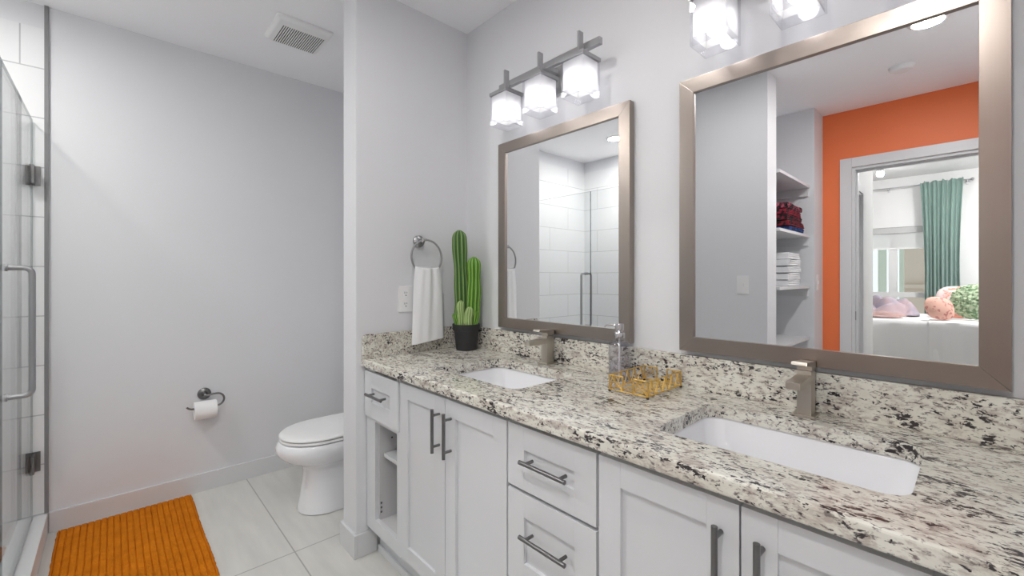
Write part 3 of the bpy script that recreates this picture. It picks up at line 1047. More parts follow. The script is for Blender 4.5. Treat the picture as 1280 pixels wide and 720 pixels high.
# ------------------------------------------------------------------ toilet paper
hx, hz, hy = 0.400, 0.578, YB
r = thing('toilet_paper_holder', (hx, YB, hz), 'curved metal toilet paper holder on the grey back wall', 'toilet paper holder')
mb = MB().lathe([(0.030, 0.0005), (0.034, 0.003), (0.034, 0.009), (0.029, 0.013), (0.016, 0.017), (0.011, 0.03), (0.009, 0.062), (0.0, 0.066)], (hx, YB, hz), (0, -1, 0), 28, True)
mb.build('rosette', 'pull', r)
ya = YB - 0.064
pts = [(hx, ya + 0.008, hz), (hx + 0.012, ya + 0.001, hz + 0.001), (hx + 0.04, ya, hz + 0.004)]
rc, zc_ = 0.036, hz + 0.004 - 0.036
for k in range(0, 10):
    a = radians(90 - 18 * k)
    pts.append((hx + 0.055 + rc * cos(a), ya, zc_ + rc * sin(a)))
zr = zc_ - rc
pts += [(hx + 0.03, ya, zr), (hx - 0.03, ya, zr), (hx - 0.066, ya, zr), (hx - 0.078, ya, zr + 0.004), (hx - 0.090, ya, zr + 0.014)]
MB().tube(pts, 0.0055, 12).build('arm', 'pull', r)
RZ = zr - 0.0145
mb = MB()
seg, rx0, rx1 = 36, hx - 0.056, hx + 0.052
def rring(rad, x):
    return [(x, ya + rad * cos(2 * pi * k / seg), RZ + rad * sin(2 * pi * k / seg)) for k in range(seg)]
mb.loft([rring(0.020, rx0), rring(0.049, rx0), rring(0.052, rx0 + 0.004), rring(0.052, rx1 - 0.004), rring(0.049, rx1), rring(0.020, rx1), rring(0.020, rx0)], False)
# hanging folded sheet over the front
def sheet(u, v):
    x = rx0 + 0.002 + (rx1 - rx0 - 0.004) * u
    L = (0.078 - 0.040 * abs(2 * u - 1))          # pointed end
    s = v * (0.035 + L)
    rad = 0.0535
    a0 = radians(95)
    ang = a0 + s / rad
    return (x, ya + rad * cos(ang), RZ + rad * sin(ang))
mb.grid(sheet, 14, 12)
tag(mb.build('toilet_paper_roll', 'paper', None, 50), 'white toilet paper roll with a folded point on the wall holder', 'toilet paper')

# ------------------------------------------------------------------ bath mat
mx0, mx1, my0, my1 = -0.203, 0.335, 2.19, 3.108
m_mat = bpy.data.materials.new('orange_chenille')
m_mat.use_nodes = True
nt = m_mat.node_tree
p = nt.nodes['Principled BSDF']
p.inputs['Roughness'].default_value = 0.95
p.inputs['Specular IOR Level'].default_value = 0.1
tc = nt.nodes.new('ShaderNodeTexCoord')
vo = nt.nodes.new('ShaderNodeTexVoronoi'); vo.inputs['Scale'].default_value = 130
nz = nt.nodes.new('ShaderNodeTexNoise'); nz.inputs['Scale'].default_value = 22; nz.inputs['Detail'].default_value = 5
nt.links.new(tc.outputs['Object'], vo.inputs['Vector'])
nt.links.new(tc.outputs['Object'], nz.inputs['Vector'])
mx = nt.nodes.new('ShaderNodeMix'); mx.data_type = 'RGBA'
mx.inputs[6].default_value = lin(186, 100, 8); mx.inputs[7].default_value = lin(226, 136, 28)
nt.links.new(nz.outputs[0], mx.inputs[0]); nt.links.new(mx.outputs[2], p.inputs['Base Color'])
bp = nt.nodes.new('ShaderNodeBump'); bp.inputs['Strength'].default_value = 0.9; bp.inputs['Distance'].default_value = 0.004; bp.invert = True
nt.links.new(vo.outputs['Distance'], bp.inputs['Height']); nt.links.new(bp.outputs[0], p.inputs['Normal'])
mb = MB()
NU, NV = 176, 60
rows = 22
rnd = random.Random(3)
wob = [rnd.uniform(-0.004, 0.004) for _ in range(NV + 1)]
def rug(u, v):
    x = mx0 + (mx1 - mx0) * u
    y = my0 + (my1 - my0) * v
    x += 0.0015 * sin(v * 9) * (u - 0.5) * 2 + wob[int(round(v * NV))] * 0.4 * (abs(u - 0.5) > 0.49)
    edge = min(u * (mx1 - mx0), (1 - u) * (mx1 - mx0), v * (my1 - my0), (1 - v) * (my1 - my0))
    h = 0.014 * min(1.0, (edge / 0.006) if edge < 0.006 else 1.0)
    f = (u * rows) % 1.0
    groove = max(0.0, 1 - abs(f - 0.5) / 0.13)
    z = 0.0015 + h - 0.0055 * groove * (1 if edge > 0.012 else 0)
    return (x, y, z)
mb.grid(rug, NU, NV)
mb.box(mx0 + 0.002, mx1 - 0.002, my0 + 0.002, my1 - 0.002, 0.0003, 0.0018)
tag(mb.build('bath_mat', m_mat, None, 60), 'orange ribbed bath mat on the pale tile floor by the shower', 'bath mat')

# ------------------------------------------------------------------ towel ring, towel, outlet
tx, tz = 1.150, 1.372
r = thing('towel_ring', (1.128, YW, tz), 'chrome towel ring on the partition wall above the outlet', 'towel ring')
MB().lathe([(0.026, 0.0005), (0.030, 0.003), (0.030, 0.010), (0.024, 0.014), (0.012, 0.019), (0.009, 0.036), (0.011, 0.040), (0.011, 0.050), (0.0, 0.054)], (1.128, YW, 1.452), (0, -1, 0), 28, True).build('rosette', 'steel', r)
mb = MB()
mb.tube([(tx + 0.0865 * sin(2 * pi * k / 56), YW - 0.048 + 0.004 * cos(2 * pi * k / 56), tz + 0.0865 * cos(2 * pi * k / 56)) for k in range(56)], 0.0048, 10, True)
mb.tube([(1.128, YW - 0.043, 1.452), (1.139, YW - 0.045, 1.457), (1.150, YW - 0.046, 1.4585)], 0.006, 10)
mb.build('ring', 'steel', r)

def towel_outline(z):
    """closed outline of the doubled towel at height z, folds fading towards the hem"""
    t = (1.318 - z) / (1.318 - 0.955)
    x0 = 1.079 - 0.012 * t - 0.006 * min(1, t * 6)
    x1 = 1.218 + 0.014 * t + 0.012 * min(1, t * 6)
    ym = YW - 0.056
    n = 36
    th = 0.0135 if t > 0.08 else 0.0135
    amp = 0.006 * (1 - 0.55 * t)
    fr, bk = [], []
    for k in range(n + 1):
        u = k / n
        x = x0 + (x1 - x0) * u
        wv = amp * (sin(u * 9.5 + 0.7 + 0.5 * t) + 0.5 * sin(u * 21 + 2 * t))
        e_ = 1 - abs(2 * u - 1) ** 6
        fr.append((x, ym - th * e_ + wv * e_, z))
        bk.append((x, min(YW - 0.024, ym + th * 0.9 * e_ + wv * 0.6 * e_), z))
    return fr + list(reversed(bk))
mb = MB()
zs = [1.318 - (1.318 - 0.955) * (k / 30) for k in range(31)]
rings = []
def shrink(ring, f, dz):
    ym = sum(p[1] for p in ring) / len(ring)
    return [(p[0], ym + (p[1] - ym) * f, p[2] + dz - 0.010 * sin((p[0] - 1.08) / 0.14 * pi) * 0) for p in ring]
rings.append(shrink(towel_outline(1.318), 0.25, 0.007))
rings.append(shrink(towel_outline(1.318), 0.72, 0.004))
for z in zs:
    rings.append(towel_outline(z))
rings.append(shrink(towel_outline(0.955), 0.75, -0.003))
rg2 = []
for q in rings:
    rg2.append([(x, y, z + 0.010 * (x - 1.15) / 0.09 * ((1.318 - z) / 0.363) - 0.008 * (1 - min(1, (1.325 - z) / 0.05)) * (1 - ((x - 1.149) / 0.07) ** 2)) for x, y, z in q])
mb.loft(rg2, True)
tag(mb.build('hand_towel', 'towel', None, 60), 'white hand towel hanging from the towel ring', 'towel')

r = thing('power_outlet', (1.056, YW, 1.102), 'white double power outlet on the partition wall, partly behind the hanging towel', 'power outlet')
MB().box(1.018, 1.094, YW - 0.006, YW - 0.0005, 1.102, 1.229, 0.002).build('cover_plate', 'plastic', r)
for zc in (1.192, 1.139):
    s = MB().box(1.040, 1.072, YW - 0.0085, YW - 0.0058, zc - 0.017, zc + 0.017, 0.001).build('socket', 'plastic', r)
    q = MB()
    q.box(1.0485, 1.0508, YW - 0.0089, YW - 0.0083, zc - 0.001, zc + 0.009)
    q.box(1.0602, 1.0622, YW - 0.0089, YW - 0.0083, zc + 0.0005, zc + 0.008)
    q.cyl((1.056, YW - 0.0089, zc - 0.009), (1.056, YW - 0.0083, zc - 0.009), 0.003, 10)
    q.build('slots', 'dark', s, 0)

def light_switch(origin, nrm, tan, label):
    o, n, t_ = Vector(origin), Vector(nrm), Vector(tan)
    r = thing('light_switch', origin, label, 'light switch', 'wall switches')
    def b(w2, h2, d0, d1, bev):
        k = MB()
        a = [o + t_ * s1 * w2 + n * d for s1 in (-1, 1) for d in (d0, d1)]
        xs = [q.x for q in a]; ys = [q.y for q in a]
        return k.box(min(xs), max(xs), min(ys), max(ys), o.z - h2, o.z + h2, bev)
    b(0.038, 0.062, 0.0005, 0.006, 0.002).build('cover_plate', 'plastic', r)
    b(0.0055, 0.012, 0.0055, 0.013, 0.001).build('toggle', 'plastic', r)
light_switch((XG, 1.068, 1.222), (1, 0, 0), (0, 1, 0), 'white light switch on the wide grey wall seen in the nearer mirror')
light_switch((-1.345, 0.87, 1.232), (0, -1, 0), (1, 0, 0), 'white light switch on the narrow wall beside the orange wall, in the mirror')

# ------------------------------------------------------------------ potted cactus
px_, py_ = 1.334, 1.784
r = thing('potted_cactus', (px_, py_, ZK), 'green ribbed cactus plant in a black pot on the worktop corner', 'potted plant')
mb = MB().lathe([(0.0, 0.0005), (0.050, 0.0005), (0.052, 0.003), (0.063, 0.100), (0.069, 0.101), (0.072, 0.132), (0.069, 0.133), (0.066, 0.131), (0.064, 0.118), (0.0, 0.118)], (px_, py_, ZK), (0, 0, 1), 40, False)
mb.build('pot', 'pot', r, 40)
MB().lathe([(0.0, 0.0), (0.0645, 0.0), (0.0645, 0.006), (0.045, 0.010), (0.0, 0.012)], (px_, py_, ZK + 0.1185), (0, 0, 1), 32, False).build('gravel', 'gravel', r, 60)

def cactus_mat(name, groove, ridge):
    m = bpy.data.materials.new(name)
    m.use_nodes = True
    nt = m.node_tree
    p = nt.nodes['Principled BSDF']
    p.inputs['Roughness'].default_value = 0.45
    at = nt.nodes.new('ShaderNodeAttribute'); at.attribute_name = 'ridge'
    rr = nt.nodes.new('ShaderNodeMapRange'); rr.inputs[1].default_value = 0.35; rr.inputs[2].default_value = 0.95
    nt.links.new(at.outputs['Fac'], rr.inputs[0])
    mx = nt.nodes.new('ShaderNodeMix'); mx.data_type = 'RGBA'
    mx.inputs[6].default_value = groove; mx.inputs[7].default_value = ridge
    nt.links.new(rr.outputs[0], mx.inputs[0])
    nt.links.new(mx.outputs[2], p.inputs['Base Color'])
    return m
CM_D = cactus_mat('cactus_dark_green', lin(50, 92, 40), lin(134, 164, 92))
CM_L = cactus_mat('cactus_light_green', lin(68, 120, 32), lin(146, 188, 84))
CM_P = cactus_mat('cactus_pale_green', lin(120, 156, 84), lin(192, 206, 146))

def cactus(dx, dy, z0, h, rad, nr, m, lean=(0, 0), bulge=0.08, seed=1):
    rn = random.Random(seed)
    seg = nr * 8
    nz = max(14, int(h / 0.008))
    base = Vector((px_ + dx, py_ + dy, z0))
    ph = rn.uniform(0, 6)
    bm = bmesh.new()
    lay = bm.verts.layers.float.new('ridge')
    rings = []
    for j in range(nz + 1):
        t = j / nz
        z = h * t
        tip = rad * 1.25
        rr = rad * (1 + bulge * sin(t * 7 + ph) * 0.6 + bulge * 0.5 * sin(t * 17 + ph))
        if t < 0.12:
            rr *= 0.86 + 0.14 * (t / 0.12)
        if h - z < tip:
            q = 1 - (h - z) / tip
            rr *= max(0.04, (1 - q ** 2.3)) ** 0.55
        cx = lean[0] * t + 0.004 * sin(t * 5 + ph)
        cy = lean[1] * t + 0.004 * cos(t * 4 + ph)
        ring = []
        for k in range(seg):
            a = 2 * pi * k / seg
            rg = (0.5 + 0.5 * cos(nr * a + 0.25 * sin(t * 6 + ph))) ** 1.2
            R = rr * (0.80 + 0.20 * rg)
            v = bm.verts.new(base + Vector((cx + R * cos(a), cy + R * sin(a), z)))
            v[lay] = rg
            ring.append(v)
        rings.append(ring)
    for a, b in zip(rings[:-1], rings[1:]):
        for k in range(seg):
            l = (k + 1) % seg
            bm.faces.new((a[k], a[l], b[l], b[k]))
    bm.faces.new(rings[-1])
    bm.faces.new(list(reversed(rings[0])))
    mb = MB()
    mb.bm.free()
    mb.bm = bm
    return mb.build('cactus_stem', m, r, 70)
zg = ZK + 0.125
cactus(-0.012, 0.024, zg, 0.490, 0.0375, 10, CM_D, (-0.008, 0.006), 0.10, 1)
cactus(0.024, -0.022, zg, 0.352, 0.036, 10, CM_L, (0.004, -0.006), 0.09, 2)
cactus(-0.047, 0.020, zg, 0.066, 0.015, 9, CM_L, (-0.004, 0.004), 0.05, 3)
cactus(-0.043, -0.010, zg, 0.130, 0.0185, 9, CM_P, (0.002, 0.0), 0.05, 4)
cactus(-0.0165, -0.041, zg, 0.098, 0.0215, 9, CM_P, (0.0, -0.004), 0.06, 5)
cactus(0.026, -0.0475, zg, 0.072, 0.0135, 9, CM_L, (0.004, -0.002), 0.05, 6)

# ------------------------------------------------------------------ soap dispenser
sx, sy = 1.345, 0.878
r = thing('soap_dispenser', (sx, sy, ZK), 'clear glass soap dispenser with a chrome pump behind the gold wire tray', 'soap dispenser')
MB().lathe([(0.0, 0.0005), (0.036, 0.0005), (0.039, 0.004), (0.039, 0.118), (0.036, 0.132), (0.028, 0.142), (0.017, 0.147), (0.016, 0.153), (0.0135, 0.153), (0.0135, 0.146), (0.026, 0.139), (0.0335, 0.130), (0.0362, 0.117), (0.0362, 0.008), (0.030, 0.006), (0.0, 0.006)], (sx, sy, ZK), (0, 0, 1), 40, False).build('bottle', 'clear', r, 45)
MB().lathe([(0.0345, 0.0), (0.0355, 0.002), (0.0355, 0.060), (0.0, 0.060)], (sx, sy, ZK + 0.0065), (0, 0, 1), 32, False).build('liquid_soap', thin_glass('clear_soap', (0.93, 0.93, 0.96, 1), 0.6), r, 45)
MB().cyl((sx, sy, ZK + 0.012), (sx, sy, ZK + 0.152), 0.0035, 10).build('dip_tube', 'plastic', r)
mb = MB()
mb.lathe([(0.019, 0.0), (0.020, 0.002), (0.020, 0.016), (0.017, 0.020), (0.010, 0.021), (0.009, 0.026), (0.015, 0.027), (0.016, 0.030), (0.016, 0.050), (0.013, 0.053), (0.0, 0.0535)], (sx, sy, ZK + 0.1525), (0, 0, 1), 28, True)
nd = Vector((-0.35, 0.94, 0)).normalized()
pz = ZK + 0.1525 + 0.044
mb.tube([Vector((sx, sy, pz)) + nd * 0.01, Vector((sx, sy, pz + 0.001)) + nd * 0.030, Vector((sx, sy, pz)) + nd * 0.045, Vector((sx, sy, pz - 0.006)) + nd * 0.055], [0.0045, 0.004, 0.0035, 0.003], 10)
mb.build('pump', mat('chrome', lin(205, 203, 205), 0.08, 1.0), r, 45)

# ------------------------------------------------------------------ gold wire tray
gx0, gx1, gy0, gy1 = 1.187, 1.402, 0.676, 0.812
gz0, gz1 = ZK + 0.008, ZK + 0.054
r = thing('wire_tray', ((gx0 + gx1) / 2, (gy0 + gy1) / 2, ZK), 'open gold wire tray with zigzag sides on the granite worktop', 'tray')
mb = MB()
wr = 0.0015
def wire(a, b, rr=wr):
    mb.cyl(a, b, rr, 8)
cs = [(gx0, gy0), (gx1, gy0), (gx1, gy1), (gx0, gy1)]
for i in range(4):
    (ax, ay), (bx, by_) = cs[i], cs[(i + 1) % 4]
    wire((ax, ay, gz0), (bx, by_, gz0), 0.002)
    wire((ax, ay, gz0 - 0.001), (ax, ay, gz1), 0.0024)
    short = i in (1, 3)
    if not short:
        wire((ax, ay, gz1), (bx, by_, gz1), 0.002)
        spans = [(0.0, 1.0)]
    else:
        spans = [(0.0, 0.36), (0.64, 1.0)]      # dip in the middle of the short sides
        for s0, s1 in spans:
            P0 = (ax + (bx - ax) * s0, ay + (by_ - ay) * s0)
            P1 = (ax + (bx - ax) * s1, ay + (by_ - ay) * s1)
            wire((P0[0], P0[1], gz1), (P1[0], P1[1], gz1), 0.002)
            for q in (P0, P1):
                wire((q[0], q[1], gz0), (q[0], q[1], gz1), 0.002)
    for s0, s1 in spans:
        n = 5 if not short else 1
        for k in range(n):
            u0 = s0 + (s1 - s0) * k / n
            u1 = s0 + (s1 - s0) * (k + 1) / n
            um = (u0 + u1) / 2
            A = lambda u, z: (ax + (bx - ax) * u, ay + (by_ - ay) * u, z)
            wire(A(u0, gz0), A(um, gz1))
            wire(A(um, gz1), A(u1, gz0))
            if not short:
                wire(A(u0 + (u1 - u0) * 0.2, gz0), A(u0 + (u1 - u0) * 0.62, gz1), 0.0013)
            else:
                wire(A(u0, gz1), A(u1, gz0), 0.0013)
mb.build('wire_sides', 'gold', r, 60)
mb = MB()
n = 6
for k in range(1, n):
    xx = gx0 + (gx1 - gx0) * k / n
    mb.cyl((xx, gy0, gz0), (xx, gy1, gz0), 0.0014, 8)
for k in range(n):
    xa, xb = gx0 + (gx1 - gx0) * k / n, gx0 + (gx1 - gx0) * (k + 1) / n
    mb.cyl((xa, gy0, gz0), (xb, gy1, gz0), 0.0013, 8)
mb.build('wire_base', 'gold', r, 60)
for (ax, ay) in cs:
    MB().lathe([(0.0, 0.0), (0.004, 0.0), (0.0042, 0.006), (0.0, 0.0065)], (ax, ay, ZK + 0.0006), (0, 0, 1), 12, False).build('foot', mat('dark_foot', lin(60, 50, 38), 0.6) if ax == gx0 and ay == gy0 else bpy.data.materials['dark_foot'], r)

# ------------------------------------------------------------------ closet shelves and what lies on them (seen in the mirror)
CX0, CX1 = XSH + 0.006, XG - 0.18
CY0, CY1 = 0.898, YS1 - TH
SHZ = (2.002, 1.607, 1.206, 0.800, 0.400)
names = ('topmost, empty white closet shelf', 'white closet shelf carrying the dark folded clothes', 'white closet shelf carrying the folded white towels', 'empty white closet shelf below the folded towels', 'lowest white closet shelf')
for zt, nm in zip(SHZ, names):
    r = thing('closet_shelf', ((CX0 + CX1) / 2, 1.1, zt - 0.02), nm + ', in the nearer mirror', 'shelf', 'closet shelves seen in the mirror')
    MB().box(CX0, CX1 - 0.001, CY0, CY1 - 0.001, zt - 0.020, zt, 0.0015).build('board', 'trim', r)
    mb = MB()
    mb.box(CX0, CX0 + 0.018, CY0 + 0.012, CY1 - 0.002, zt - 0.085, zt - 0.0205, 0.001)
    mb.box(CX1 - 0.019, CX1 - 0.001, CY0 + 0.03, CY1 - 0.002, zt - 0.085, zt - 0.0205, 0.001)
    mb.box(CX0 + 0.02, CX1 - 0.02, CY1 - 0.02, CY1 - 0.002, zt - 0.085, zt - 0.0205, 0.001)
    mb.build('cleat', 'trim', r)

def folded(name, x0, x1, y0, y1, z0, h, m, label, cat, group, seed, jag=0.006):
    """folded cloth: two or three layers with a rounded fold at the front"""
    rn = random.Random(seed)
    mb = MB()
    layers = 3
    x0 += rn.uniform(-jag, jag); x1 += rn.uniform(-jag, jag)
    y0 += rn.uniform(-jag, jag)
    prof = []
    k = 8
    lh = h / layers
    for l in range(layers):
        zc = z0 + lh * (l + 0.5)
        for q in range(k + 1):
            a = radians(-90 + 180 * q / k)
            prof.append((y0 + lh * 0.5 - cos(a) * lh * 0.5 * 0.98, zc + sin(a) * lh * 0.49))
    prof += [(y1, z0 + h * 0.97), (y1, z0)]
    rings = []
    nx = 14
    for i in range(nx + 1):
        u = i / nx
        x = x0 + (x1 - x0) * u
        e_ = 1.0 if 0 < i < nx else 0.86
        w_ = 0.05 * sin(u * 5 + seed) * h
        rings.append([(x, y + 0.004 * sin(u * 7 + seed + z * 60), z0 + 0.0004 + max(0, (z - z0) * e_ + w_ * (z - z0) / h)) for y, z in prof])
    mb.loft(rings, True)
    return tag(mb.build(name, m, None, 50), label, cat, group)

where = ('lowest', 'second lowest', 'middle one', 'second from top', 'topmost')
z = 1.2065
for k in range(5):
    h = 0.047
    folded('folded_towel', -1.105, -0.80, 0.925, 1.23, z, h, 'towel', 'folded white towel, %s in the stack on the closet shelf' % where[k], 'towel', 'folded white towels on the closet shelf', 11 + k, 0.012)
    z += h + 0.0035
cl = [lin(28, 44, 92), lin(132, 24, 40), lin(22, 22, 28), lin(150, 28, 52), lin(26, 24, 32)]
cl2 = [lin(40, 90, 160), lin(24, 22, 30), lin(140, 30, 50), lin(30, 26, 34), lin(190, 90, 110)]
cn = ('blue', 'red and dark', 'black and red', 'deep red', 'black')
z = 1.6075
for k in range(5):
    h = 0.040
    m = mat_mix('patterned_cloth_%d' % k, cl[k], cl2[k], 34, 0.48, 0.56)
    folded('folded_garment', -1.13, -0.74, 0.92, 1.2, z, h, m, '%s patterned folded garment, %s in the closet shelf stack' % (cn[k], where[k]), 'folded clothes', 'folded clothes on the closet shelf', 31 + k, 0.014)
    z += h + 0.0025

# ------------------------------------------------------------------ bedroom furnishings (seen in the mirror)
BX0, BX1 = -5.72, -4.12
HB = 0.74
r = thing('bed', (-4.92, 0.26, 0), 'wide bed with a dark base under a white bedspread, seen through the doorway', 'bed')
mb = MB().box(BX0 + 0.05, BX1 - 0.05, -0.74, 1.26, 0.10, 0.33, 0.01)
mb.build('base', mat('bed_base_fabric', lin(92, 86, 82), 0.9), r)
MB().box(BX0 + 0.02, BX1 - 0.02, -0.75, 1.27, 0.335, HB - 0.012, 0.05, 4).build('mattress', mat('mattress_white', lin(228, 228, 226), 0.9), r)
for x in (BX0 + 0.15, BX1 - 0.15):
    for y in (-0.62, 1.14):
        MB().cyl((x, y, 0.001), (x, y, 0.10), 0.025, 14).build('leg', 'dark', r)

mb = MB()
nseg = 40
def spread(u, v):
    """bedspread: over the top and down the near side; u across the bed, v along it"""
    L1 = BX1 - BX0
    hang = 0.46
    s = u * (L1 + 2 * hang)
    y = -0.62 + 1.92 * v
    f = 0.020 * sin(v * 23 + 3 * u) + 0.012 * sin(v * 51 + 9 * u)
    if s < hang:
        d = hang - s
        return (BX0 - 0.012 - 0.02 * (d / hang) - abs(f) * (d / hang), y, HB - d)
    if s > hang + L1:
        d = s - hang - L1
        ease = min(1, d / 0.06)
        return (BX1 + 0.006 + 0.012 * ease + (0.022 + f) * (d / hang) ** 0.7 + 0.006 * sin(d * 13 + v * 24) * (0.5 + sin(v * 9)), y, HB - d + 0.004 * (1 - ease))
    t = (s - hang) / L1
    return (BX0 + s - hang, y, HB + 0.006 + 0.006 * sin(t * 9 + v * 5) * sin(v * 8))
mb.grid(spread, 64, 90)
sp = mb.build('bedspread', 'bedspread', None, 70)
so = sp.modifiers.new('thickness', 'SOLIDIFY'); so.thickness = 0.008; so.offset = 1
tag(sp, 'white bedspread hanging down the near side of the bed in the mirror', 'bedspread')
# folded white sheet across the pillow end, hanging lower
mb = MB()
def sheet2(u, v):
    s = u * 0.95
    y = -0.45 + 0.83 * v
    f = 0.010 * sin(v * 17 + 1) + 0.006 * sin(v * 40)
    if s > 0.5:
        d = s - 0.5
        return (BX1 + 0.034 + 0.012 * min(1, d / 0.06) + (0.030 + f) * (d / 0.45) ** 0.7 + 0.004 * sin(d * 12 + v * 14), y, HB + 0.012 - d)
    return (BX1 + 0.034 - 0.5 + s, y, HB + 0.024 - 0.008 * (s / 0.5) ** 3)
mb.grid(sheet2, 40, 40)
sp = mb.build('bed_sheet', 'bedspread', None, 70)
so = sp.modifiers.new('thickness', 'SOLIDIFY'); so.thickness = 0.006; so.offset = 1
tag(sp, 'white sheet turned over the bed edge below the green shaggy cushion', 'bed sheet')

def pillow(name, c, sx_, sy_, sz_, rot, m, label, cat, group, shag=0.0, pw=2.6, seed=1, crease=None):
    """soft cushion: flattened super-ellipsoid, its base at c.z"""
    rn = random.Random(seed)
    bm = bmesh.new()
    bmesh.ops.create_icosphere(bm, subdivisions=5 if shag else 4, radius=1)
    R = Matrix.Rotation(rot[2], 3, 'Z') @ Matrix.Rotation(rot[1], 3, 'Y') @ Matrix.Rotation(rot[0], 3, 'X')
    for v in bm.verts:
        x, y, z = v.co
        n = (abs(x) ** pw + abs(y) ** pw) ** (1 / pw)
        h = sqrt(x * x + y * y) or 1e-6
        k = h / max(n, 1e-6)
        x, y = x * k, y * k
        q = v.co.copy()
        px, py, pz = x * sx_, y * sy_, z * sz_ * (1 - 0.25 * min(1, h) ** 4)
        if shag:
            d = 1 + shag * (rn.random() - 0.35)
            px, py, pz = px * d, py * d, pz * (d + shag * rn.random() * 0.6)
        v.co = R @ Vector((px, py, pz))
    lo = min(v.co.z for v in bm.verts)
    for v in bm.verts:
        v.co += Vector((c[0], c[1], c[2] - lo))
    mb = MB(); mb.bm.free(); mb.bm = bm
    o = mb.build(name, m, None, 180 if not shag else 30)
    return tag(o, label, cat, group)
ZP = HB + 0.036
m_pink = mat_mix('pink_coral_print', lin(232, 184, 168), lin(196, 128, 122), 24, 0.56, 0.60, 0.85)
m_green = mat_mix('green_shag', lin(118, 146, 112), lin(196, 212, 180), 34, 0.42, 0.58, 0.95)
m_teal = mat_mix('teal_print', lin(136, 194, 192), lin(214, 226, 224), 18, 0.45, 0.58, 0.85)
m_rose = mat_mix('rose_print', lin(222, 206, 204), lin(214, 140, 120), 16, 0.50, 0.6, 0.85)
m_salmon = mat('salmon_throw', lin(188, 156, 152), 0.95, var=0.12, vscale=10)
m_mauve = mat_mix('mauve_throw', lin(160, 156, 172), lin(186, 166, 172), 5, 0.4, 0.6, 0.95)
G_ = 'cushions on the bed'
# upright cushions leaning back; the flat axis is the last one
pillow('cushion', (-4.33, 0.295, ZP), 0.148, 0.135, 0.07, (radians(12), radians(60), radians(-16)), m_pink, 'small pink cushion with a dark coral print, frontmost on the bed', 'cushion', G_)
pillow('cushion', (-4.58, -0.045, ZP), 0.215, 0.24, 0.09, (0, radians(62), radians(-4)), m_green, 'green shaggy cushion leaning at the right on the bed', 'cushion', G_, 0.16, seed=4)
pillow('cushion', (-5.02, 0.17, HB + 0.024), 0.215, 0.19, 0.08, (0, radians(66), radians(-10)), m_rose, 'pale cushion with rose print behind the pink cushion', 'cushion', G_)
pillow('cushion', (-5.04, -0.22, HB + 0.024), 0.30, 0.20, 0.08, (0, radians(72), radians(4)), m_teal, 'teal patterned cushion behind the green shaggy cushion', 'cushion', G_)

def throw(name, xa, xb, ya, yb, hgt, m, label, seed):
    rn = random.Random(seed)
    ph = [rn.uniform(0, 6) for _ in range(6)]
    def fn(u, v):
        e_ = min(1, 6 * min(u, 1 - u), 6 * min(v, 1 - v))
        r_ = abs(sin(u * 5 + ph[0] + 2 * v)) * 0.6 + abs(sin(v * 7 + ph[1] + 3 * u)) * 0.55 + 0.3 * abs(sin(11 * u - 6 * v + ph[2]))
        z_ = HB + 0.026 + e_ * hgt * r_ * 0.75
        return (xa + (xb - xa) * u + 0.03 * sin(v * 8 + ph[3]), ya + (yb - ya) * v + 0.05 * sin(u * 6 + ph[4]) , z_)
    mb = MB().grid(fn, 50, 50)
    o = mb.build(name, m, None, 60)
    s_ = o.modifiers.new('thickness', 'SOLIDIFY'); s_.thickness = 0.006; s_.offset = 1
    return tag(o, label, 'throw', 'crumpled throws on the bed')
throw('throw_blanket', -4.72, -4.35, 0.66, 1.22, 0.06, m_salmon, 'crumpled salmon pink throw nearest on the white bed', 5)
throw('throw_blanket', -5.5, -4.85, 0.56, 1.24, 0.23, m_mauve, 'crumpled mauve grey throw farther back on the bed below the window', 8)

# curtain and rod
CYA, CYB, CXX = 0.115, 0.565, BXW + 0.10
mb = MB()
nfold = 9
def curt(u, v):
    z = 0.004 + (2.695 - 0.004) * v
    pinch = 1 - 0.16 * sin(min(1, (1 - v) * 1.1) * pi) 
    yc = CYA + (CYB - CYA) * 0.55
    y = yc + (CYA + (CYB - CYA) * u - yc) * pinch
    y += -0.035 * (1 - v) * (u > 0.5) * (u - 0.5) * 2
    ph = u * nfold * 2 * pi + 0.8 * sin(3 * v + u * 4)
    amp = 0.016 + 0.020 * (1 - v)
    x = CXX + 0.040 + amp * sin(ph) + 0.008 * sin(ph * 0.5 + v * 3)
    zt = z + (0.012 * sin(u * 30) + 0.006 * sin(u * 71)) * (v > 0.97)
    return (x, y + 0.006 * cos(ph), zt)
mb.grid(curt, 150, 40)
o = mb.build('curtain', 'curtain', None, 70)
s_ = o.modifiers.new('thickness', 'SOLIDIFY'); s_.thickness = 0.004; s_.offset = 0
tag(o, 'teal green curtain hanging gathered beside the bedroom window', 'curtain')
r = thing('curtain_rod', (CXX, 1.0, 2.665), 'thin grey curtain rod above the bedroom window', 'curtain rod')
mb = MB().cyl((CXX, 0.055, 2.668), (CXX, 1.98, 2.668), 0.0075, 12)
mb.build('rod', 'steel', r)
mb = MB().lathe([(0.0, 0.0), (0.014, 0.004), (0.022, 0.018), (0.016, 0.032), (0.008, 0.040)], (CXX, 0.015, 2.668), (0, 1, 0), 18, False)
mb.build('finial', 'steel', r, 60)
for yb_ in (0.085, 0.94, 1.9):
    q = MB().cyl((BXW + 0.0005, yb_, 2.668 - 0.02), (CXX, yb_, 2.668 - 0.012), 0.006, 10)
    q.box(BXW + 0.0005, BXW + 0.006, yb_ - 0.014, yb_ + 0.014, 2.61, 2.69, 0.001)
    q.cyl((CXX, yb_, 2.635), (CXX, yb_, 2.664), 0.007, 10)
    q.build('bracket', 'steel', r)
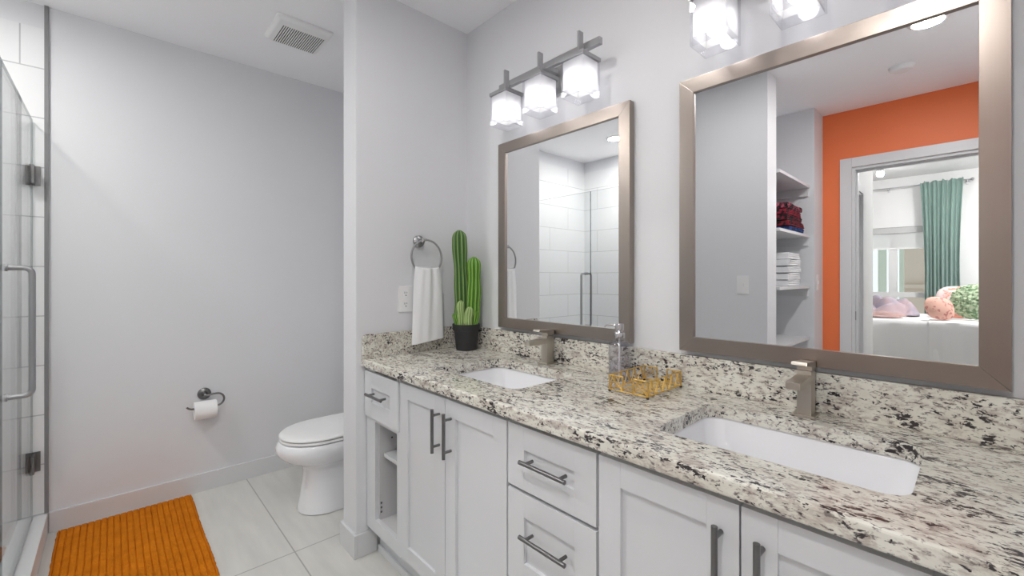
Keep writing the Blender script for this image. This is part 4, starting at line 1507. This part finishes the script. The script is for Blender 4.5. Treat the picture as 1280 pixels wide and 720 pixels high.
# roller shade
r = thing('roller_shade', (BXW - 0.02, 1.03, 1.73), 'white translucent roller shade pulled a little way down the bedroom window', 'roller shade')
MB().box(BXW - 0.0215, BXW - 0.0200, WY0 + 0.01, WY1 - 0.01, 1.735, 1.985).build('fabric', 'shade_fabric', r, 0)
MB().box(BXW - 0.026, BXW - 0.015, WY0 + 0.01, WY1 - 0.01, 1.715, 1.737, 0.002).build('hem_bar', 'plastic', r)
MB().box(BXW - 0.028, BXW + 0.004, WY0 + 0.005, WY1 - 0.005, 1.965, 2.055, 0.003).build('cassette', mat('cassette_grey', lin(190, 190, 190), 0.5), r)

# bedroom lights
r = thing('track_light', (-5.0, 0.9, BZ - 0.1), 'track light with a small lamp head on the bedroom ceiling', 'track light')
MB().box(-5.016, -4.984, 0.43, 1.45, BZ - 0.022, BZ - 0.0005, 0.002).build('track', 'plastic', r)
for yy in (0.905,):
    MB().box(-5.045, -4.955, yy - 0.03, yy + 0.03, BZ - 0.085, BZ - 0.023, 0.004).build('head', 'steel', r)
    MB().lathe([(0.0, -0.075), (0.02, -0.072), (0.036, -0.055), (0.042, -0.03), (0.036, -0.005), (0.028, 0.0)], (-5.0, yy, BZ - 0.0855), (0, 0, 1), 24, True).build('lamp', 'bedlamp', r, 60)
r = thing('ceiling_fill_lamp', (-4.7, -0.35, BZ - 0.09), 'added round fill lamp on the bedroom ceiling, unseen, out of frame', 'ceiling lamp')  # unseen lamp, added to brighten the bedroom evenly
MB().lathe([(0.17, 0.0), (0.17, 0.03), (0.0, 0.03)], (-4.7, -0.35, BZ - 0.0305), (0, 0, 1), 36, False).build('canopy', 'plastic', r, 40)
MB().lathe([(0.0, -0.05), (0.09, -0.046), (0.14, -0.03), (0.165, 0.0)], (-4.7, -0.35, BZ - 0.031), (0, 0, 1), 36, False).build('diffuser', 'bedlamp', r, 60)

# outside the bedroom window: the building across and pale posts
m_beige = mat('beige_render', lin(196, 182, 168), 0.9, var=0.04, vscale=3)
mb = MB()
mb.box(-9.6, -9.2, -2.5, 1.02, -3.0, 6.0)
mb.box(-9.2, -9.12, -2.5, 1.02, 1.05, 1.13)
mb.box(-9.2, -9.12, -2.5, 1.02, -1.8, -1.72)
o = mb.build('building', m_beige, None, 0)
tag(o, 'beige building wall across from the bedroom window', 'building')
r = thing('balcony_screen', (-7.2, 1.2, -0.05), 'pale green balcony screen posts just outside the bedroom window', 'balcony screen')
m_pg = mat('pale_green_glass', lin(226, 236, 222), 0.4)
for ya_, yb_ in ((1.00, 1.045), (1.075, 1.19), (1.30, 1.42), (0.845, 0.905)):
    MB().box(-7.22, -7.18, ya_, yb_, 0.0, 2.6, 0.004).build('post', m_pg, r)
MB().box(-7.24, -7.16, 0.4, 1.9, -0.05, -0.001, 0.004).build('base_rail', m_pg, r)

for o in ORIG:
    if '_o' in o:
        del o['_o']
for o in S.objects:
    if '_o' in o:
        del o['_o']
